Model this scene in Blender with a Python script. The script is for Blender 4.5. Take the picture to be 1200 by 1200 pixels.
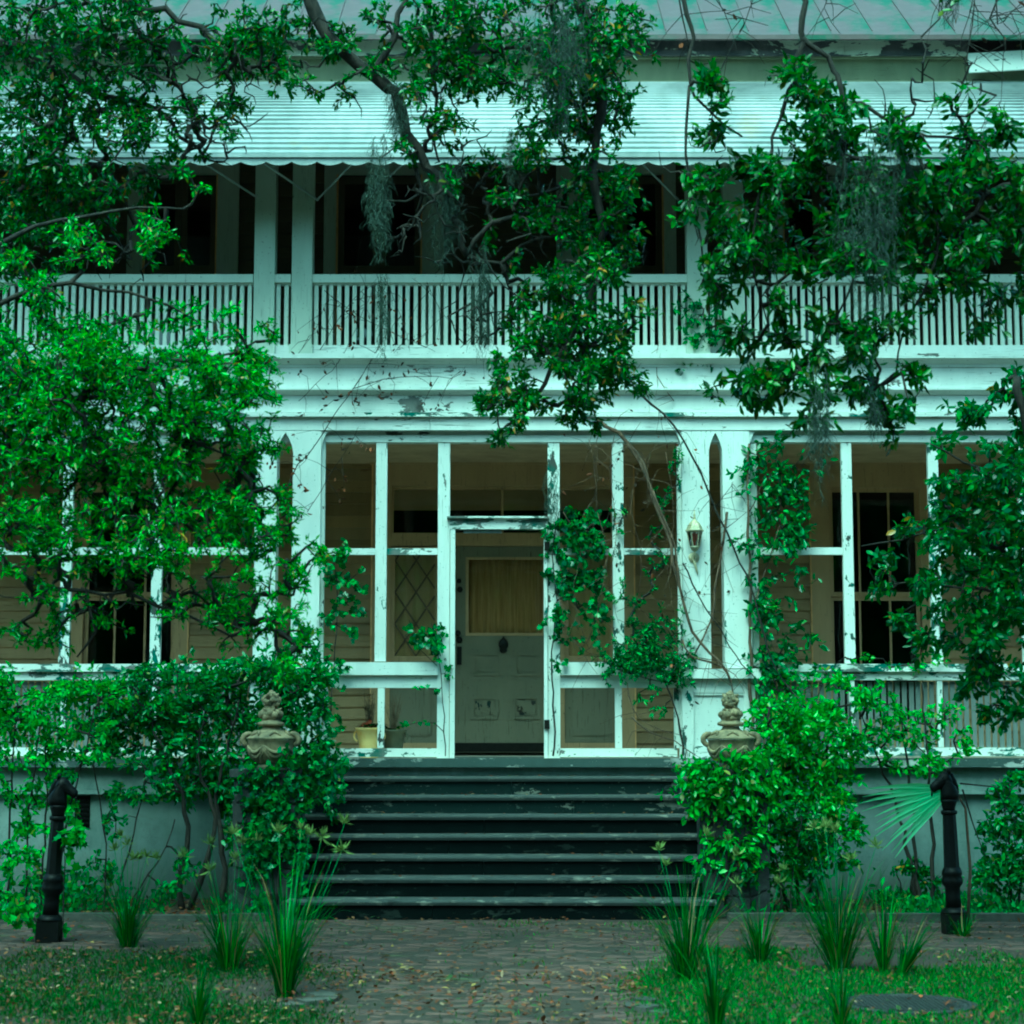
import bpy, bmesh, math, random
import numpy as np
from mathutils import Vector, Matrix

for _o in list(bpy.data.objects):
    bpy.data.objects.remove(_o)
SC = bpy.context.scene
COL = SC.collection
random.seed(7)
RNG = np.random.default_rng(11)

# ------------------------------------------------------------------ camera
CAM_D, CAM_H, F = 18.6, 1.6, 2200.0
TH = math.radians(6.74)
cam_d = bpy.data.cameras.new('camera')
cam_d.sensor_width = 36.0
cam_d.lens = 36.0 * F / 1200.0
cam_d.clip_end = 2000
cam_d.clip_start = 0.1
cam = bpy.data.objects.new('camera', cam_d)
COL.objects.link(cam)
cam.location = (0, -CAM_D, CAM_H)
cam.rotation_euler = (math.pi / 2 + TH, 0, 0)
SC.camera = cam
cam_d.dof.use_dof = True
cam_d.dof.focus_distance = 18.4
cam_d.dof.aperture_fstop = 3.5

# ------------------------------------------------------------------ sky, sun, exposure
SUN_EL, SUN_AZ = math.radians(58), math.radians(200)      # azimuth: direction the light comes from, from +Y clockwise
world = bpy.data.worlds.new('World')
SC.world = world
world.use_nodes = True
wt = world.node_tree
bg = wt.nodes['Background']
sky = wt.nodes.new('ShaderNodeTexSky')
sky.sky_type = 'NISHITA'
sky.sun_disc = False
sky.sun_elevation = SUN_EL
sky.sun_rotation = SUN_AZ
sky.air_density = 1.0
sky.dust_density = 4.0
sky.ozone_density = 1.0
wt.links.new(sky.outputs[0], bg.inputs[0])
bg.inputs[1].default_value = 0.15
sun_d = bpy.data.lights.new('sun', 'SUN')
sun_d.energy = 1.5
sun_d.angle = math.radians(40)
sun_d.color = (1.0, 0.97, 0.92)
sun = bpy.data.objects.new('sun', sun_d)
COL.objects.link(sun)
sdir = Vector((math.sin(SUN_AZ) * math.cos(SUN_EL), math.cos(SUN_AZ) * math.cos(SUN_EL), math.sin(SUN_EL)))
sun.rotation_euler = sdir.to_track_quat('Z', 'Y').to_euler()
sun.location = sdir * 60
vs = SC.view_settings
SC.display_settings.display_device = 'sRGB'
vs.view_transform = 'Standard'
vs.look = 'None'
vs.gamma = 1.0
vs.exposure = 1.25
vs.use_curve_mapping = False
# the photograph's cold green white balance
vs.use_white_balance = True
vs.white_balance_temperature = 4350
vs.white_balance_tint = -64
SC.cycles.filter_width = 2.0
SC.cycles.use_denoising = True
SC.cycles.max_bounces = 5
SC.cycles.diffuse_bounces = 4
SC.cycles.glossy_bounces = 2
SC.cycles.transmission_bounces = 3
SC.cycles.use_adaptive_sampling = True
SC.cycles.adaptive_threshold = 0.03
SC.cycles.transparent_max_bounces = 8
SC.cycles.sample_clamp_indirect = 4.0

# ------------------------------------------------------------------ measuring the place
CT, ST = math.cos(TH), math.sin(TH)
def at(px, py, Y=0.0):
    x = (px - 600) / F; u = (600 - py) / F
    dx, dy, dz = x, CT - u * ST, ST + u * CT
    t = (Y + CAM_D) / dy
    return Vector((dx * t, Y, CAM_H + dz * t))
def gp(px, py, z=0.0):
    x = (px - 600) / F; u = (600 - py) / F
    dx, dy, dz = x, CT - u * ST, ST + u * CT
    t = (z - CAM_H) / dz
    return Vector((dx * t, -CAM_D + dy * t, z))
def X(px, py=645, Y=0.0): return at(px, py, Y).x
def Z(py, Y=0.0): return at(600, py, Y).z
def rnd(a, b): return random.uniform(a, b)

# ------------------------------------------------------------------ mesh helpers
class MB:
    def __init__(s): s.v = []; s.f = []
    def add(s, v, f):
        o = len(s.v); s.v += [tuple(p) for p in v]; s.f += [tuple(i + o for i in q) for q in f]; return s
    def box(s, x0, x1, y0, y1, z0, z1):
        return s.add([(x0,y0,z0),(x1,y0,z0),(x1,y1,z0),(x0,y1,z0),(x0,y0,z1),(x1,y0,z1),(x1,y1,z1),(x0,y1,z1)],
                     [(0,3,2,1),(4,5,6,7),(0,1,5,4),(1,2,6,5),(2,3,7,6),(3,0,4,7)])
    def prism_xz(s, pts, y0, y1):                  # outline in x,z (counter-clockwise seen from -Y), front at y0
        n = len(pts)
        v = [(x, y0, z) for x, z in pts] + [(x, y1, z) for x, z in pts]
        f = [tuple(range(n)), tuple(range(2 * n - 1, n - 1, -1))]
        f += [(i + n, (i + 1) % n + n, (i + 1) % n, i) for i in range(n)]
        return s.add(v, f)
    def prism_yz(s, pts, x0, x1):                  # outline in y,z
        n = len(pts)
        v = [(x0, y, z) for y, z in pts] + [(x1, y, z) for y, z in pts]
        f = [tuple(range(n - 1, -1, -1)), tuple(range(n, 2 * n))]
        f += [(i, (i + 1) % n, (i + 1) % n + n, i + n) for i in range(n)]
        return s.add(v, f)
    def tube(s, pts, radii, n=6, cap=True):
        pts = [Vector(p) for p in pts]
        if not hasattr(radii, '__len__'): radii = [radii] * len(pts)
        rings = []; up = None
        for i, p in enumerate(pts):
            t = (pts[min(i + 1, len(pts) - 1)] - pts[max(i - 1, 0)])
            if t.length < 1e-9: t = Vector((0, 0, 1))
            t.normalize()
            if up is None:
                up = t.orthogonal().normalized()
            else:
                up = (up - t * up.dot(t))
                up = up.normalized() if up.length > 1e-6 else t.orthogonal().normalized()
            b = t.cross(up)
            rings.append([p + (up * math.cos(a) + b * math.sin(a)) * radii[i] for a in [2 * math.pi * k / n for k in range(n)]])
        v = [q for r in rings for q in r]; f = []
        for i in range(len(pts) - 1):
            for k in range(n):
                f.append((i*n+k, i*n+(k+1)%n, (i+1)*n+(k+1)%n, (i+1)*n+k))
        if cap:
            f.append(tuple(range(n - 1, -1, -1))); f.append(tuple(range((len(pts)-1)*n, len(pts)*n)))
        return s.add(v, f)
    def lathe(s, prof, c=(0, 0, 0), n=20, sx=1.0, sy=1.0, rot=0.0):   # prof: (r, z) upwards
        v = []; f = []
        for r, z in prof:
            for k in range(n):
                a = 2 * math.pi * k / n + rot
                v.append((c[0] + r * math.cos(a) * sx, c[1] + r * math.sin(a) * sy, c[2] + z))
        m = len(prof)
        for i in range(m - 1):
            for k in range(n):
                f.append((i*n+k, i*n+(k+1)%n, (i+1)*n+(k+1)%n, (i+1)*n+k))
        f.append(tuple(range(n - 1, -1, -1))); f.append(tuple(range((m-1)*n, m*n)))
        return s.add(v, f)
    def loft(s, secs, n=10):                       # secs: (centre, axis_a, axis_b) ellipse half-axes as vectors
        v = []; f = []
        for c, a, b in secs:
            c = Vector(c); a = Vector(a); b = Vector(b)
            for k in range(n):
                t = 2 * math.pi * k / n
                v.append(c + a * math.cos(t) + b * math.sin(t))
        m = len(secs)
        for i in range(m - 1):
            for k in range(n):
                f.append((i*n+k, i*n+(k+1)%n, (i+1)*n+(k+1)%n, (i+1)*n+k))
        f.append(tuple(range(n - 1, -1, -1))); f.append(tuple(range((m-1)*n, m*n)))
        return s.add(v, f)
    def rotate(s, ang, axis, c):
        M = Matrix.Translation(c) @ Matrix.Rotation(ang, 4, axis) @ Matrix.Translation(-Vector(c))
        s.v = [tuple(M @ Vector(p)) for p in s.v]; return s
    def mesh(s, name, m, smooth=False):
        me = bpy.data.meshes.new(name)
        me.from_pydata(s.v, [], s.f)
        if m: me.materials.append(m)
        if smooth: me.polygons.foreach_set('use_smooth', [True] * len(me.polygons))
        me.update()
        return me
def link(name, me, parent=None):
    o = bpy.data.objects.new(name, me); COL.objects.link(o)
    if parent is not None: adopt(o, parent)
    return o
def adopt(o, parent):
    o.parent = parent
    o.matrix_parent_inverse = Matrix.Translation(-wloc(parent))
BASES = {}
def wloc(p): return BASES.get(p.name, Vector((0, 0, 0)))
def part(name, mb, m, parent, smooth=False):
    return link(name, mb.mesh(name, m, smooth), parent)
def thing(name, label, cat, loc=(0, 0, 0), group=None):
    o = bpy.data.objects.new(name, None); COL.objects.link(o)
    o.empty_display_size = 0.1
    o.location = loc; BASES[o.name] = Vector(loc)
    o['label'] = label; o['category'] = cat
    if group: o['group'] = group
    return o
def tag(o, label=None, cat=None, group=None, kind=None):
    if label: o['label'] = label
    if cat: o['category'] = cat
    if group: o['group'] = group
    if kind: o['kind'] = kind
    return o
def np_mesh(name, V, Fc, m, cols=None, smooth=False):
    """V (n,3); Fc list of index arrays (k, 3 or 4)"""
    me = bpy.data.meshes.new(name)
    me.vertices.add(len(V)); me.vertices.foreach_set('co', np.ascontiguousarray(V, dtype=np.float32).ravel())
    loops = np.concatenate([a.ravel() for a in Fc]).astype(np.int32)
    sizes = np.concatenate([np.full(len(a), a.shape[1]) for a in Fc])
    starts = np.concatenate([[0], np.cumsum(sizes)[:-1]]).astype(np.int32)
    me.loops.add(len(loops)); me.loops.foreach_set('vertex_index', loops)
    me.polygons.add(len(sizes)); me.polygons.foreach_set('loop_start', starts)
    if smooth: me.polygons.foreach_set('use_smooth', np.ones(len(sizes), dtype=bool))
    me.update(calc_edges=True)
    if cols is not None:
        at_ = me.color_attributes.new('tint', 'FLOAT_COLOR', 'POINT')
        c4 = np.ones((len(V), 4), dtype=np.float32); c4[:, :3] = cols
        at_.data.foreach_set('color', c4.ravel())
    if m: me.materials.append(m)
    return me

# ------------------------------------------------------------------ materials
class NT:
    def __init__(s, name):
        s.m = bpy.data.materials.new(name); s.m.use_nodes = True
        s.t = s.m.node_tree; s.b = s.t.nodes['Principled BSDF']; s.out = s.t.nodes['Material Output']
        s.tc = s.n('ShaderNodeTexCoord')
    def n(s, k, **kw):
        d = s.t.nodes.new(k)
        for a, v in kw.items(): setattr(d, a, v)
        return d
    def l(s, a, b): s.t.links.new(a, b)
    def mapping(s, scale=(1, 1, 1), loc=(0, 0, 0), src='Object'):
        mp = s.n('ShaderNodeMapping'); s.l(s.tc.outputs[src], mp.inputs[0])
        mp.inputs[3].default_value = scale; mp.inputs[1].default_value = loc
        return mp.outputs[0]
    def noise(s, vec, scale=5, detail=6, rough=0.6, dist=0.0):
        d = s.n('ShaderNodeTexNoise'); s.l(vec, d.inputs['Vector'])
        d.inputs['Scale'].default_value = scale; d.inputs['Detail'].default_value = detail
        d.inputs['Roughness'].default_value = rough; d.inputs['Distortion'].default_value = dist
        return d.outputs[0]
    def ramp(s, fac, a, b, ca=(0, 0, 0, 1), cb=(1, 1, 1, 1)):
        r = s.n('ShaderNodeValToRGB'); s.l(fac, r.inputs[0])
        r.color_ramp.elements[0].position = a; r.color_ramp.elements[1].position = b
        r.color_ramp.elements[0].color = ca; r.color_ramp.elements[1].color = cb
        return r.outputs[0]
    def mix(s, fac, a, b, mode='MIX'):
        d = s.n('ShaderNodeMix', data_type='RGBA', blend_type=mode)
        if isinstance(fac, (int, float)): d.inputs[0].default_value = fac
        else: s.l(fac, d.inputs[0])
        for i, c in ((6, a), (7, b)):
            if isinstance(c, tuple): d.inputs[i].default_value = (c[0], c[1], c[2], 1)
            else: s.l(c, d.inputs[i])
        return d.outputs[2]
    def math(s, op, a, b=0.0):
        d = s.n('ShaderNodeMath', operation=op)
        for i, c in ((0, a), (1, b)):
            if isinstance(c, (int, float)): d.inputs[i].default_value = c
            else: s.l(c, d.inputs[i])
        return d.outputs[0]
    def bump(s, h, strength=0.4, dist=0.01):
        d = s.n('ShaderNodeBump'); s.l(h, d.inputs['Height'])
        d.inputs['Strength'].default_value = strength; d.inputs['Distance'].default_value = dist
        s.l(d.outputs[0], s.b.inputs['Normal'])
    def rough(s, v):
        if isinstance(v, (int, float)): s.b.inputs['Roughness'].default_value = v
        else: s.l(v, s.b.inputs['Roughness'])
    def col(s, c):
        if isinstance(c, tuple): s.b.inputs['Base Color'].default_value = (c[0], c[1], c[2], 1)
        else: s.l(c, s.b.inputs['Base Color'])

def simple(name, c, c2=None, scale=6, rough=0.7, bump=0.15, stretch=(1, 1, 1), metal=0.0, lo=0.35, hi=0.65, spec=0.3):
    k = NT(name); v = k.mapping(stretch)
    nz = k.noise(v, scale, 4, 0.62)
    c2 = c2 or tuple(x * 0.6 for x in c)
    k.col(k.mix(k.ramp(nz, lo, hi), c2, c)); k.rough(rough); k.b.inputs['Metallic'].default_value = metal; k.b.inputs['Specular IOR Level'].default_value = spec
    if bump: k.bump(nz, bump, 0.02)
    return k.m

def paint(name, base, under1, under2, peel=0.35, axis='z', dirt=0.25, scale=7.0, big=0.7, spec=0.3):
    """old paint flaking off, with cracks along the grain"""
    k = NT(name)
    st = {'z': (1, 1, 0.45), 'x': (0.4, 1, 1)}[axis]
    v = k.mapping(st)
    n1 = k.noise(v, scale, 5, 0.68, 0.3)
    n2 = k.noise(k.mapping((1, 1, 1), (3.1, 1.7, 5.2)), big, 3, 0.5)
    n1b = k.math('ADD', n1, k.math('MULTIPLY', k.math('SUBTRACT', n2, 0.5), 0.42))
    thr = 0.5 + (0.5 - peel) * 0.55
    mask = k.ramp(n1b, thr, thr + 0.012)
    cr = k.noise(k.mapping((70, 70, 3) if axis == 'z' else (3, 70, 70)), 1.0, 2, 0.7)
    crack = k.ramp(cr, 0.33, 0.37, (1, 1, 1, 1), (0, 0, 0, 1))
    crack = k.math('MULTIPLY', crack, k.ramp(n2, 0.42, 0.62))
    spots = k.ramp(k.noise(k.mapping(), 38, 3, 0.6), 0.67, 0.69)
    d1 = k.ramp(k.noise(k.mapping((2.2, 2.2, 0.5)), 2.2, 3, 0.65), 0.35, 0.75)
    pc = k.mix(k.math('MULTIPLY', d1, dirt), base, tuple(x * 0.55 for x in base))
    uc = k.mix(k.ramp(k.noise(k.mapping(), 5, 4, 0.6), 0.4, 0.6), under1, under2)
    pc = k.mix(k.math('MULTIPLY', spots, 0.6), pc, under2)
    pc = k.mix(k.math('MULTIPLY', crack, 0.8), pc, tuple(x * 0.22 for x in base))
    k.col(k.mix(mask, pc, uc)); k.rough(0.62); k.b.inputs['Specular IOR Level'].default_value = spec
    h = k.math('SUBTRACT', k.math('MULTIPLY', n1, 0.15), k.math('ADD', mask, k.math('MULTIPLY', crack, 0.5)))
    k.bump(h, 0.5, 0.006)
    return k.m

GREEN_OLD, WOOD_GREY, WOOD_DARK = (0.03, 0.11, 0.08), (0.17, 0.17, 0.16), (0.055, 0.055, 0.05)
M = {}
M['white_z'] = paint('white_paint_upright', (0.74, 0.75, 0.72), WOOD_GREY, GREEN_OLD, 0.23, 'z')
M['white_x'] = paint('white_paint_boards', (0.74, 0.75, 0.72), WOOD_GREY, WOOD_DARK, 0.19, 'x', 0.35)
M['peel_z'] = paint('peeling_paint_upright', (0.76, 0.77, 0.73), GREEN_OLD, WOOD_DARK, 0.40, 'z', 0.2, 9)
M['peel_x'] = paint('peeling_paint_boards', (0.76, 0.77, 0.73), GREEN_OLD, WOOD_GREY, 0.42, 'x', 0.2, 9)
M['fascia'] = paint('peeling_eaves_paint', (0.60, 0.60, 0.50), (0.06, 0.06, 0.068), (0.12, 0.11, 0.12), 0.58, 'x', 0.35, 5)
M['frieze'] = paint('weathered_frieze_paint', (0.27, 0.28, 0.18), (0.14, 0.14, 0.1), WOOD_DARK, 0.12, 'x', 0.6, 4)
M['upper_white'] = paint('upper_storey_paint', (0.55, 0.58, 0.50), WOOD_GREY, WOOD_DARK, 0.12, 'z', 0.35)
M['baluster'] = paint('baluster_paint', (0.68, 0.70, 0.63), WOOD_GREY, WOOD_DARK, 0.14, 'z', 0.3)
M['slat'] = paint('grey_slat_paint', (0.17, 0.185, 0.175), (0.09, 0.09, 0.085), WOOD_DARK, 0.25, 'z', 0.6)
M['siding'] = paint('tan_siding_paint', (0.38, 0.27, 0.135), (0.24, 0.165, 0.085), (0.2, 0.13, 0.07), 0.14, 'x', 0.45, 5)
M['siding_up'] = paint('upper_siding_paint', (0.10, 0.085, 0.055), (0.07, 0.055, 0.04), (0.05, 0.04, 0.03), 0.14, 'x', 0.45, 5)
M['siding_b'] = paint('tan_siding_paint_faded', (0.34, 0.25, 0.135), (0.24, 0.165, 0.085), (0.2, 0.13, 0.07), 0.2, 'x', 0.5, 4)
M['siding_c'] = paint('tan_siding_paint_dark', (0.28, 0.20, 0.10), (0.21, 0.14, 0.07), (0.2, 0.13, 0.07), 0.16, 'x', 0.5, 6)
M['floor_edge'] = paint('weathered_floor_edge_paint', (0.06, 0.08, 0.075), (0.45, 0.46, 0.43), (0.22, 0.23, 0.21), 0.36, 'x', 0.5, 10)
M['casing'] = paint('brown_casing_paint', (0.50, 0.35, 0.19), (0.34, 0.22, 0.12), WOOD_DARK, 0.12, 'z', 0.4)
M['casing_edge'] = simple('lit_casing_edge', (0.85, 0.55, 0.26), (0.6, 0.36, 0.16), 9, 0.6)  # pale colour paints in the light caught along the casing edges
M['door'] = paint('olive_door_paint', (0.23, 0.21, 0.145), (0.04, 0.04, 0.035), WOOD_DARK, 0.12, 'z', 0.3, 8)
M['door_peel'] = paint('flaked_door_paint', (0.23, 0.21, 0.145), (0.012, 0.03, 0.03), (0.05, 0.04, 0.03), 0.47, 'z', 0.3, 13, 3.0)
M['curtain'] = simple('tan_curtain', (0.90, 0.55, 0.22), (0.62, 0.35, 0.12), 3, 0.9, 0.05, (14, 1, 0.6))
M['blind'] = simple('pale_blind_cloth', (0.95, 0.68, 0.34), (0.82, 0.56, 0.25), 3, 0.9, 0.05, (8, 1, 0.6))
M['shade'] = simple('roller_shade', (0.9, 0.64, 0.38), (0.8, 0.55, 0.32), 4, 0.85, 0.03)
M['iron'] = simple('black_iron', (0.005, 0.0055, 0.006), (0.003, 0.003, 0.003), 14, 0.45, 0.25, spec=0.14)
M['hardware'] = simple('dark_door_hardware', (0.015, 0.014, 0.012), None, 20, 0.4, 0.1, metal=0.3)
def plaster_mat():
    k = NT('foundation_plaster')
    a = k.ramp(k.noise(k.mapping((1, 1, 0.7)), 1.6, 6, 0.65), 0.35, 0.68)
    st = k.ramp(k.noise(k.mapping((5, 1, 0.5)), 1.2, 5, 0.65), 0.48, 0.72)
    cr = k.ramp(k.noise(k.mapping((1, 1, 1), (3, 0, 9)), 3.2, 7, 0.75, 1.2), 0.492, 0.50, (0, 0, 0, 1), (1, 1, 1, 1))
    cr2 = k.ramp(k.noise(k.mapping((1, 1, 1), (3, 0, 9)), 3.2, 7, 0.75, 1.2), 0.50, 0.508, (1, 1, 1, 1), (0, 0, 0, 1))
    sep = k.n('ShaderNodeSeparateXYZ'); k.l(k.tc.outputs['Object'], sep.inputs[0])
    mr = k.n('ShaderNodeMapRange'); k.l(k.math('ADD', sep.outputs[2], k.math('MULTIPLY', a, -0.35)), mr.inputs[0])
    mr.inputs[1].default_value = -0.15; mr.inputs[2].default_value = 0.35; mr.inputs[3].default_value = 1.0; mr.inputs[4].default_value = 0.0
    c = k.mix(a, (0.15, 0.185, 0.175), (0.27, 0.31, 0.295))
    c = k.mix(k.math('MULTIPLY', st, 0.5), c, (0.12, 0.15, 0.125))
    c = k.mix(k.math('MULTIPLY', mr.outputs[0], 0.8), c, (0.07, 0.07, 0.05))      # soil splash and algae
    c = k.mix(k.math('MULTIPLY', k.math('MULTIPLY', cr, cr2), 0.5), c, (0.05, 0.06, 0.055))
    k.col(c); k.rough(0.9); k.b.inputs['Specular IOR Level'].default_value = 0.2
    k.bump(a, 0.3, 0.02)
    return k.m
M['plaster'] = plaster_mat()
M['ceiling'] = simple('porch_ceiling', (0.55, 0.42, 0.27), (0.4, 0.3, 0.19), 3, 0.8, 0.1)
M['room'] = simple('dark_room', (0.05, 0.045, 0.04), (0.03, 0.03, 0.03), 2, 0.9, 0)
M['floor'] = simple('porch_floor_paint', (0.55, 0.50, 0.42), (0.35, 0.32, 0.27), 6, 0.7, 0.2)
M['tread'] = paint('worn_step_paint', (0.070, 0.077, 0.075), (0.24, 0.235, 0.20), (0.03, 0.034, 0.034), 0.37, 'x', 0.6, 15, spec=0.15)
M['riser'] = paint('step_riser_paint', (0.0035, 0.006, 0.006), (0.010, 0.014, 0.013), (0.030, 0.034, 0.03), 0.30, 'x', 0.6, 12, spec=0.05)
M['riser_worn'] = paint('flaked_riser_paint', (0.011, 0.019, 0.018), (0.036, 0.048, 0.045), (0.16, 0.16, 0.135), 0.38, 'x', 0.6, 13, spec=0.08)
M['awning'] = None
M['stone'] = simple('pedestal_stone', (0.05, 0.053, 0.053), (0.018, 0.02, 0.02), 6, 0.85, 0.5)
M['mortar'] = simple('pedestal_mortar', (0.06, 0.06, 0.057), (0.035, 0.035, 0.033), 12, 0.9, 0.3)
M['urn'] = simple('urn_cast_stone', (0.30, 0.24, 0.14), (0.06, 0.06, 0.04), 9, 0.85, 0.6, lo=0.3, hi=0.62)
M['kerb'] = simple('kerb_concrete', (0.085, 0.08, 0.07), (0.035, 0.038, 0.03), 5, 0.9, 0.4)
M['brass'] = simple('faded_brass', (0.58, 0.50, 0.32), (0.36, 0.34, 0.24), 18, 0.5, 0.1, metal=0.35)
M['lattice'] = simple('worn_lattice_paint', (0.16, 0.11, 0.06), (0.08, 0.055, 0.035), 20, 0.7, 0.1)
M['bulb'] = simple('red_lamp_glass', (0.42, 0.10, 0.05), (0.3, 0.1, 0.06), 10, 0.4, 0)
M['gold_pot'] = simple('gold_glaze', (0.98, 0.74, 0.30), (0.90, 0.56, 0.16), 9, 0.35, 0.05, lo=0.3, hi=0.55)
M['grey_pot'] = simple('grey_green_glaze', (0.20, 0.20, 0.13), (0.13, 0.13, 0.09), 7, 0.5, 0.05)
M['soil'] = simple('potting_soil', (0.03, 0.022, 0.016), None, 30, 0.95, 0.4)
M['flower'] = simple('red_blossom', (0.55, 0.06, 0.03), (0.4, 0.15, 0.08), 30, 0.7, 0)
M['metal_grey'] = simple('grey_metal', (0.30, 0.32, 0.33), None, 20, 0.45, 0.05, metal=0.6)
M['cover'] = simple('cover_iron', (0.04, 0.042, 0.042), (0.02, 0.022, 0.022), 16, 0.6, 0.4)
M['bark'] = simple('bark', (0.036, 0.030, 0.025), (0.012, 0.011, 0.010), 22, 0.9, 0.9, (1, 1, 0.3))
M['bark_light'] = simple('vine_bark', (0.15, 0.10, 0.065), (0.05, 0.038, 0.028), 22, 0.9, 0.8, (1, 1, 0.3))
M['twig'] = simple('twig_bark', (0.030, 0.025, 0.02), (0.013, 0.011, 0.010), 15, 0.9, 0.3)
M['pale_twig'] = simple('dry_twig', (0.22, 0.17, 0.11), (0.12, 0.09, 0.06), 15, 0.9, 0.2)

def glass():
    k = NT('window_glass')
    tr = k.n('ShaderNodeBsdfTransparent'); tr.inputs[0].default_value = (0.92, 0.93, 0.92, 1)
    gl = k.n('ShaderNodeBsdfGlossy'); gl.inputs['Roughness'].default_value = 0.02
    lw = k.n('ShaderNodeFresnel'); lw.inputs[0].default_value = 1.5
    f = lw.outputs[0]
    mx = k.n('ShaderNodeMixShader'); k.l(f, mx.inputs[0]); k.l(tr.outputs[0], mx.inputs[1]); k.l(gl.outputs[0], mx.inputs[2])
    nz = k.noise(k.mapping(), 2.5, 2, 0.5)
    bp = k.n('ShaderNodeBump'); bp.inputs['Strength'].default_value = 0.05; bp.inputs['Distance'].default_value = 0.05
    k.l(nz, bp.inputs['Height']); k.l(bp.outputs[0], gl.inputs['Normal'])
    k.l(mx.outputs[0], k.out.inputs[0])
    return k.m
M['glass'] = glass()

def awning_mat():
    k = NT('awning_aluminium')
    n1 = k.ramp(k.noise(k.mapping((1, 1, 1)), 1.1, 5, 0.65), 0.38, 0.70)
    rust = k.ramp(k.noise(k.mapping((0.8, 1, 1), (4, 2, 7)), 1.6, 5, 0.6), 0.62, 0.72)
    streak = k.ramp(k.noise(k.mapping((9, 1.5, 1.5)), 1.0, 5, 0.6), 0.5, 0.8)
    c = k.mix(k.math('MULTIPLY', n1, 0.8), (0.52, 0.53, 0.54), (0.17, 0.19, 0.19))
    c = k.mix(k.math('MULTIPLY', rust, 0.4), c, (0.5, 0.38, 0.16))
    c = k.mix(k.math('MULTIPLY', streak, 0.6), c, (0.34, 0.36, 0.35))
    sep = k.n('ShaderNodeSeparateXYZ'); k.l(k.tc.outputs['Object'], sep.inputs[0])
    mr = k.n('ShaderNodeMapRange'); k.l(sep.outputs[2], mr.inputs[0])
    mr.inputs[1].default_value = 7.10; mr.inputs[2].default_value = 7.55; mr.inputs[3].default_value = 1.0; mr.inputs[4].default_value = 0.0
    gn = k.ramp(k.noise(k.mapping((2.2, 1, 1), (1, 5, 2)), 1.3, 5, 0.65), 0.35, 0.65)
    c = k.mix(k.math('MULTIPLY', k.math('MULTIPLY', mr.outputs[0], gn), 0.75), c, (0.22, 0.24, 0.235))   # mildew gathered along the lower edge
    k.col(c); k.rough(0.42); k.b.inputs['Metallic'].default_value = 0.0
    return k.m
M['awning'] = awning_mat()

def roof_mat():
    k = NT('patina_roof_metal')
    a = k.ramp(k.noise(k.mapping((1, 0.6, 1)), 1.3, 6, 0.6, 0.4), 0.46, 0.54)
    b = k.ramp(k.noise(k.mapping((1, 1, 1), (7, 3, 1)), 7, 6, 0.65), 0.45, 0.7)
    c = k.mix(a, (0.095, 0.070, 0.075), (0.028, 0.085, 0.048))
    c = k.mix(k.math('MULTIPLY', b, 0.5), c, (0.14, 0.11, 0.12))
    k.col(c); k.rough(0.55); k.bump(b, 0.1, 0.01)
    return k.m
M['roof'] = roof_mat()

def leaf_mat(name, trans=0.25, rough=0.36, spec=0.5):
    k = NT(name)
    ca = k.n('ShaderNodeVertexColor', layer_name='tint')
    k.col(ca.outputs[0]); k.rough(rough); k.b.inputs['Specular IOR Level'].default_value = spec
    tl = k.n('ShaderNodeBsdfTranslucent')
    k.l(k.mix(1.0, ca.outputs[0], (1.6, 1.6, 0.4), 'MULTIPLY'), tl.inputs[0])
    mx = k.n('ShaderNodeMixShader'); mx.inputs[0].default_value = trans
    k.l(k.b.outputs[0], mx.inputs[1]); k.l(tl.outputs[0], mx.inputs[2]); k.l(mx.outputs[0], k.out.inputs[0])
    return k.m
M['leaf'] = leaf_mat('glossy_leaf', 0.34, 0.22, 0.42)
M['leaf_soft'] = leaf_mat('soft_leaf', 0.35, 0.42, 0.2)
M['blade'] = leaf_mat('grass_blade', 0.3, 0.4, 0.18)
M['dry'] = leaf_mat('dry_leaf', 0.1, 0.8, 0.15)
M['moss'] = leaf_mat('spanish_moss_fibre', 0.15, 0.9, 0.1)
# ================================================================== THE GROUND
def ground_mat():
    k = NT('garden_soil')
    n1 = k.ramp(k.noise(k.mapping(), 0.9, 7, 0.62), 0.40, 0.62)
    n2 = k.ramp(k.noise(k.mapping(), 14, 6, 0.7), 0.35, 0.7)
    c = k.mix(n1, (0.034, 0.022, 0.015), (0.018, 0.019, 0.009))
    c = k.mix(k.math('MULTIPLY', n2, 0.6), c, (0.065, 0.045, 0.034))
    k.col(c); k.rough(0.95); k.bump(k.noise(k.mapping(), 20, 7, 0.7), 0.8, 0.04)
    return k.m
gm = MB().add([(-300, -300, 0), (300, -300, 0), (300, 300, 0), (-300, 300, 0)], [(0, 1, 2, 3)])
tag(link('ground', gm.mesh('ground', ground_mat())), 'dark garden soil under grass and leaf litter', kind='structure')

CX = -0.12                                            # the door's axis
STAIR_HW = 1.78
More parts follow.
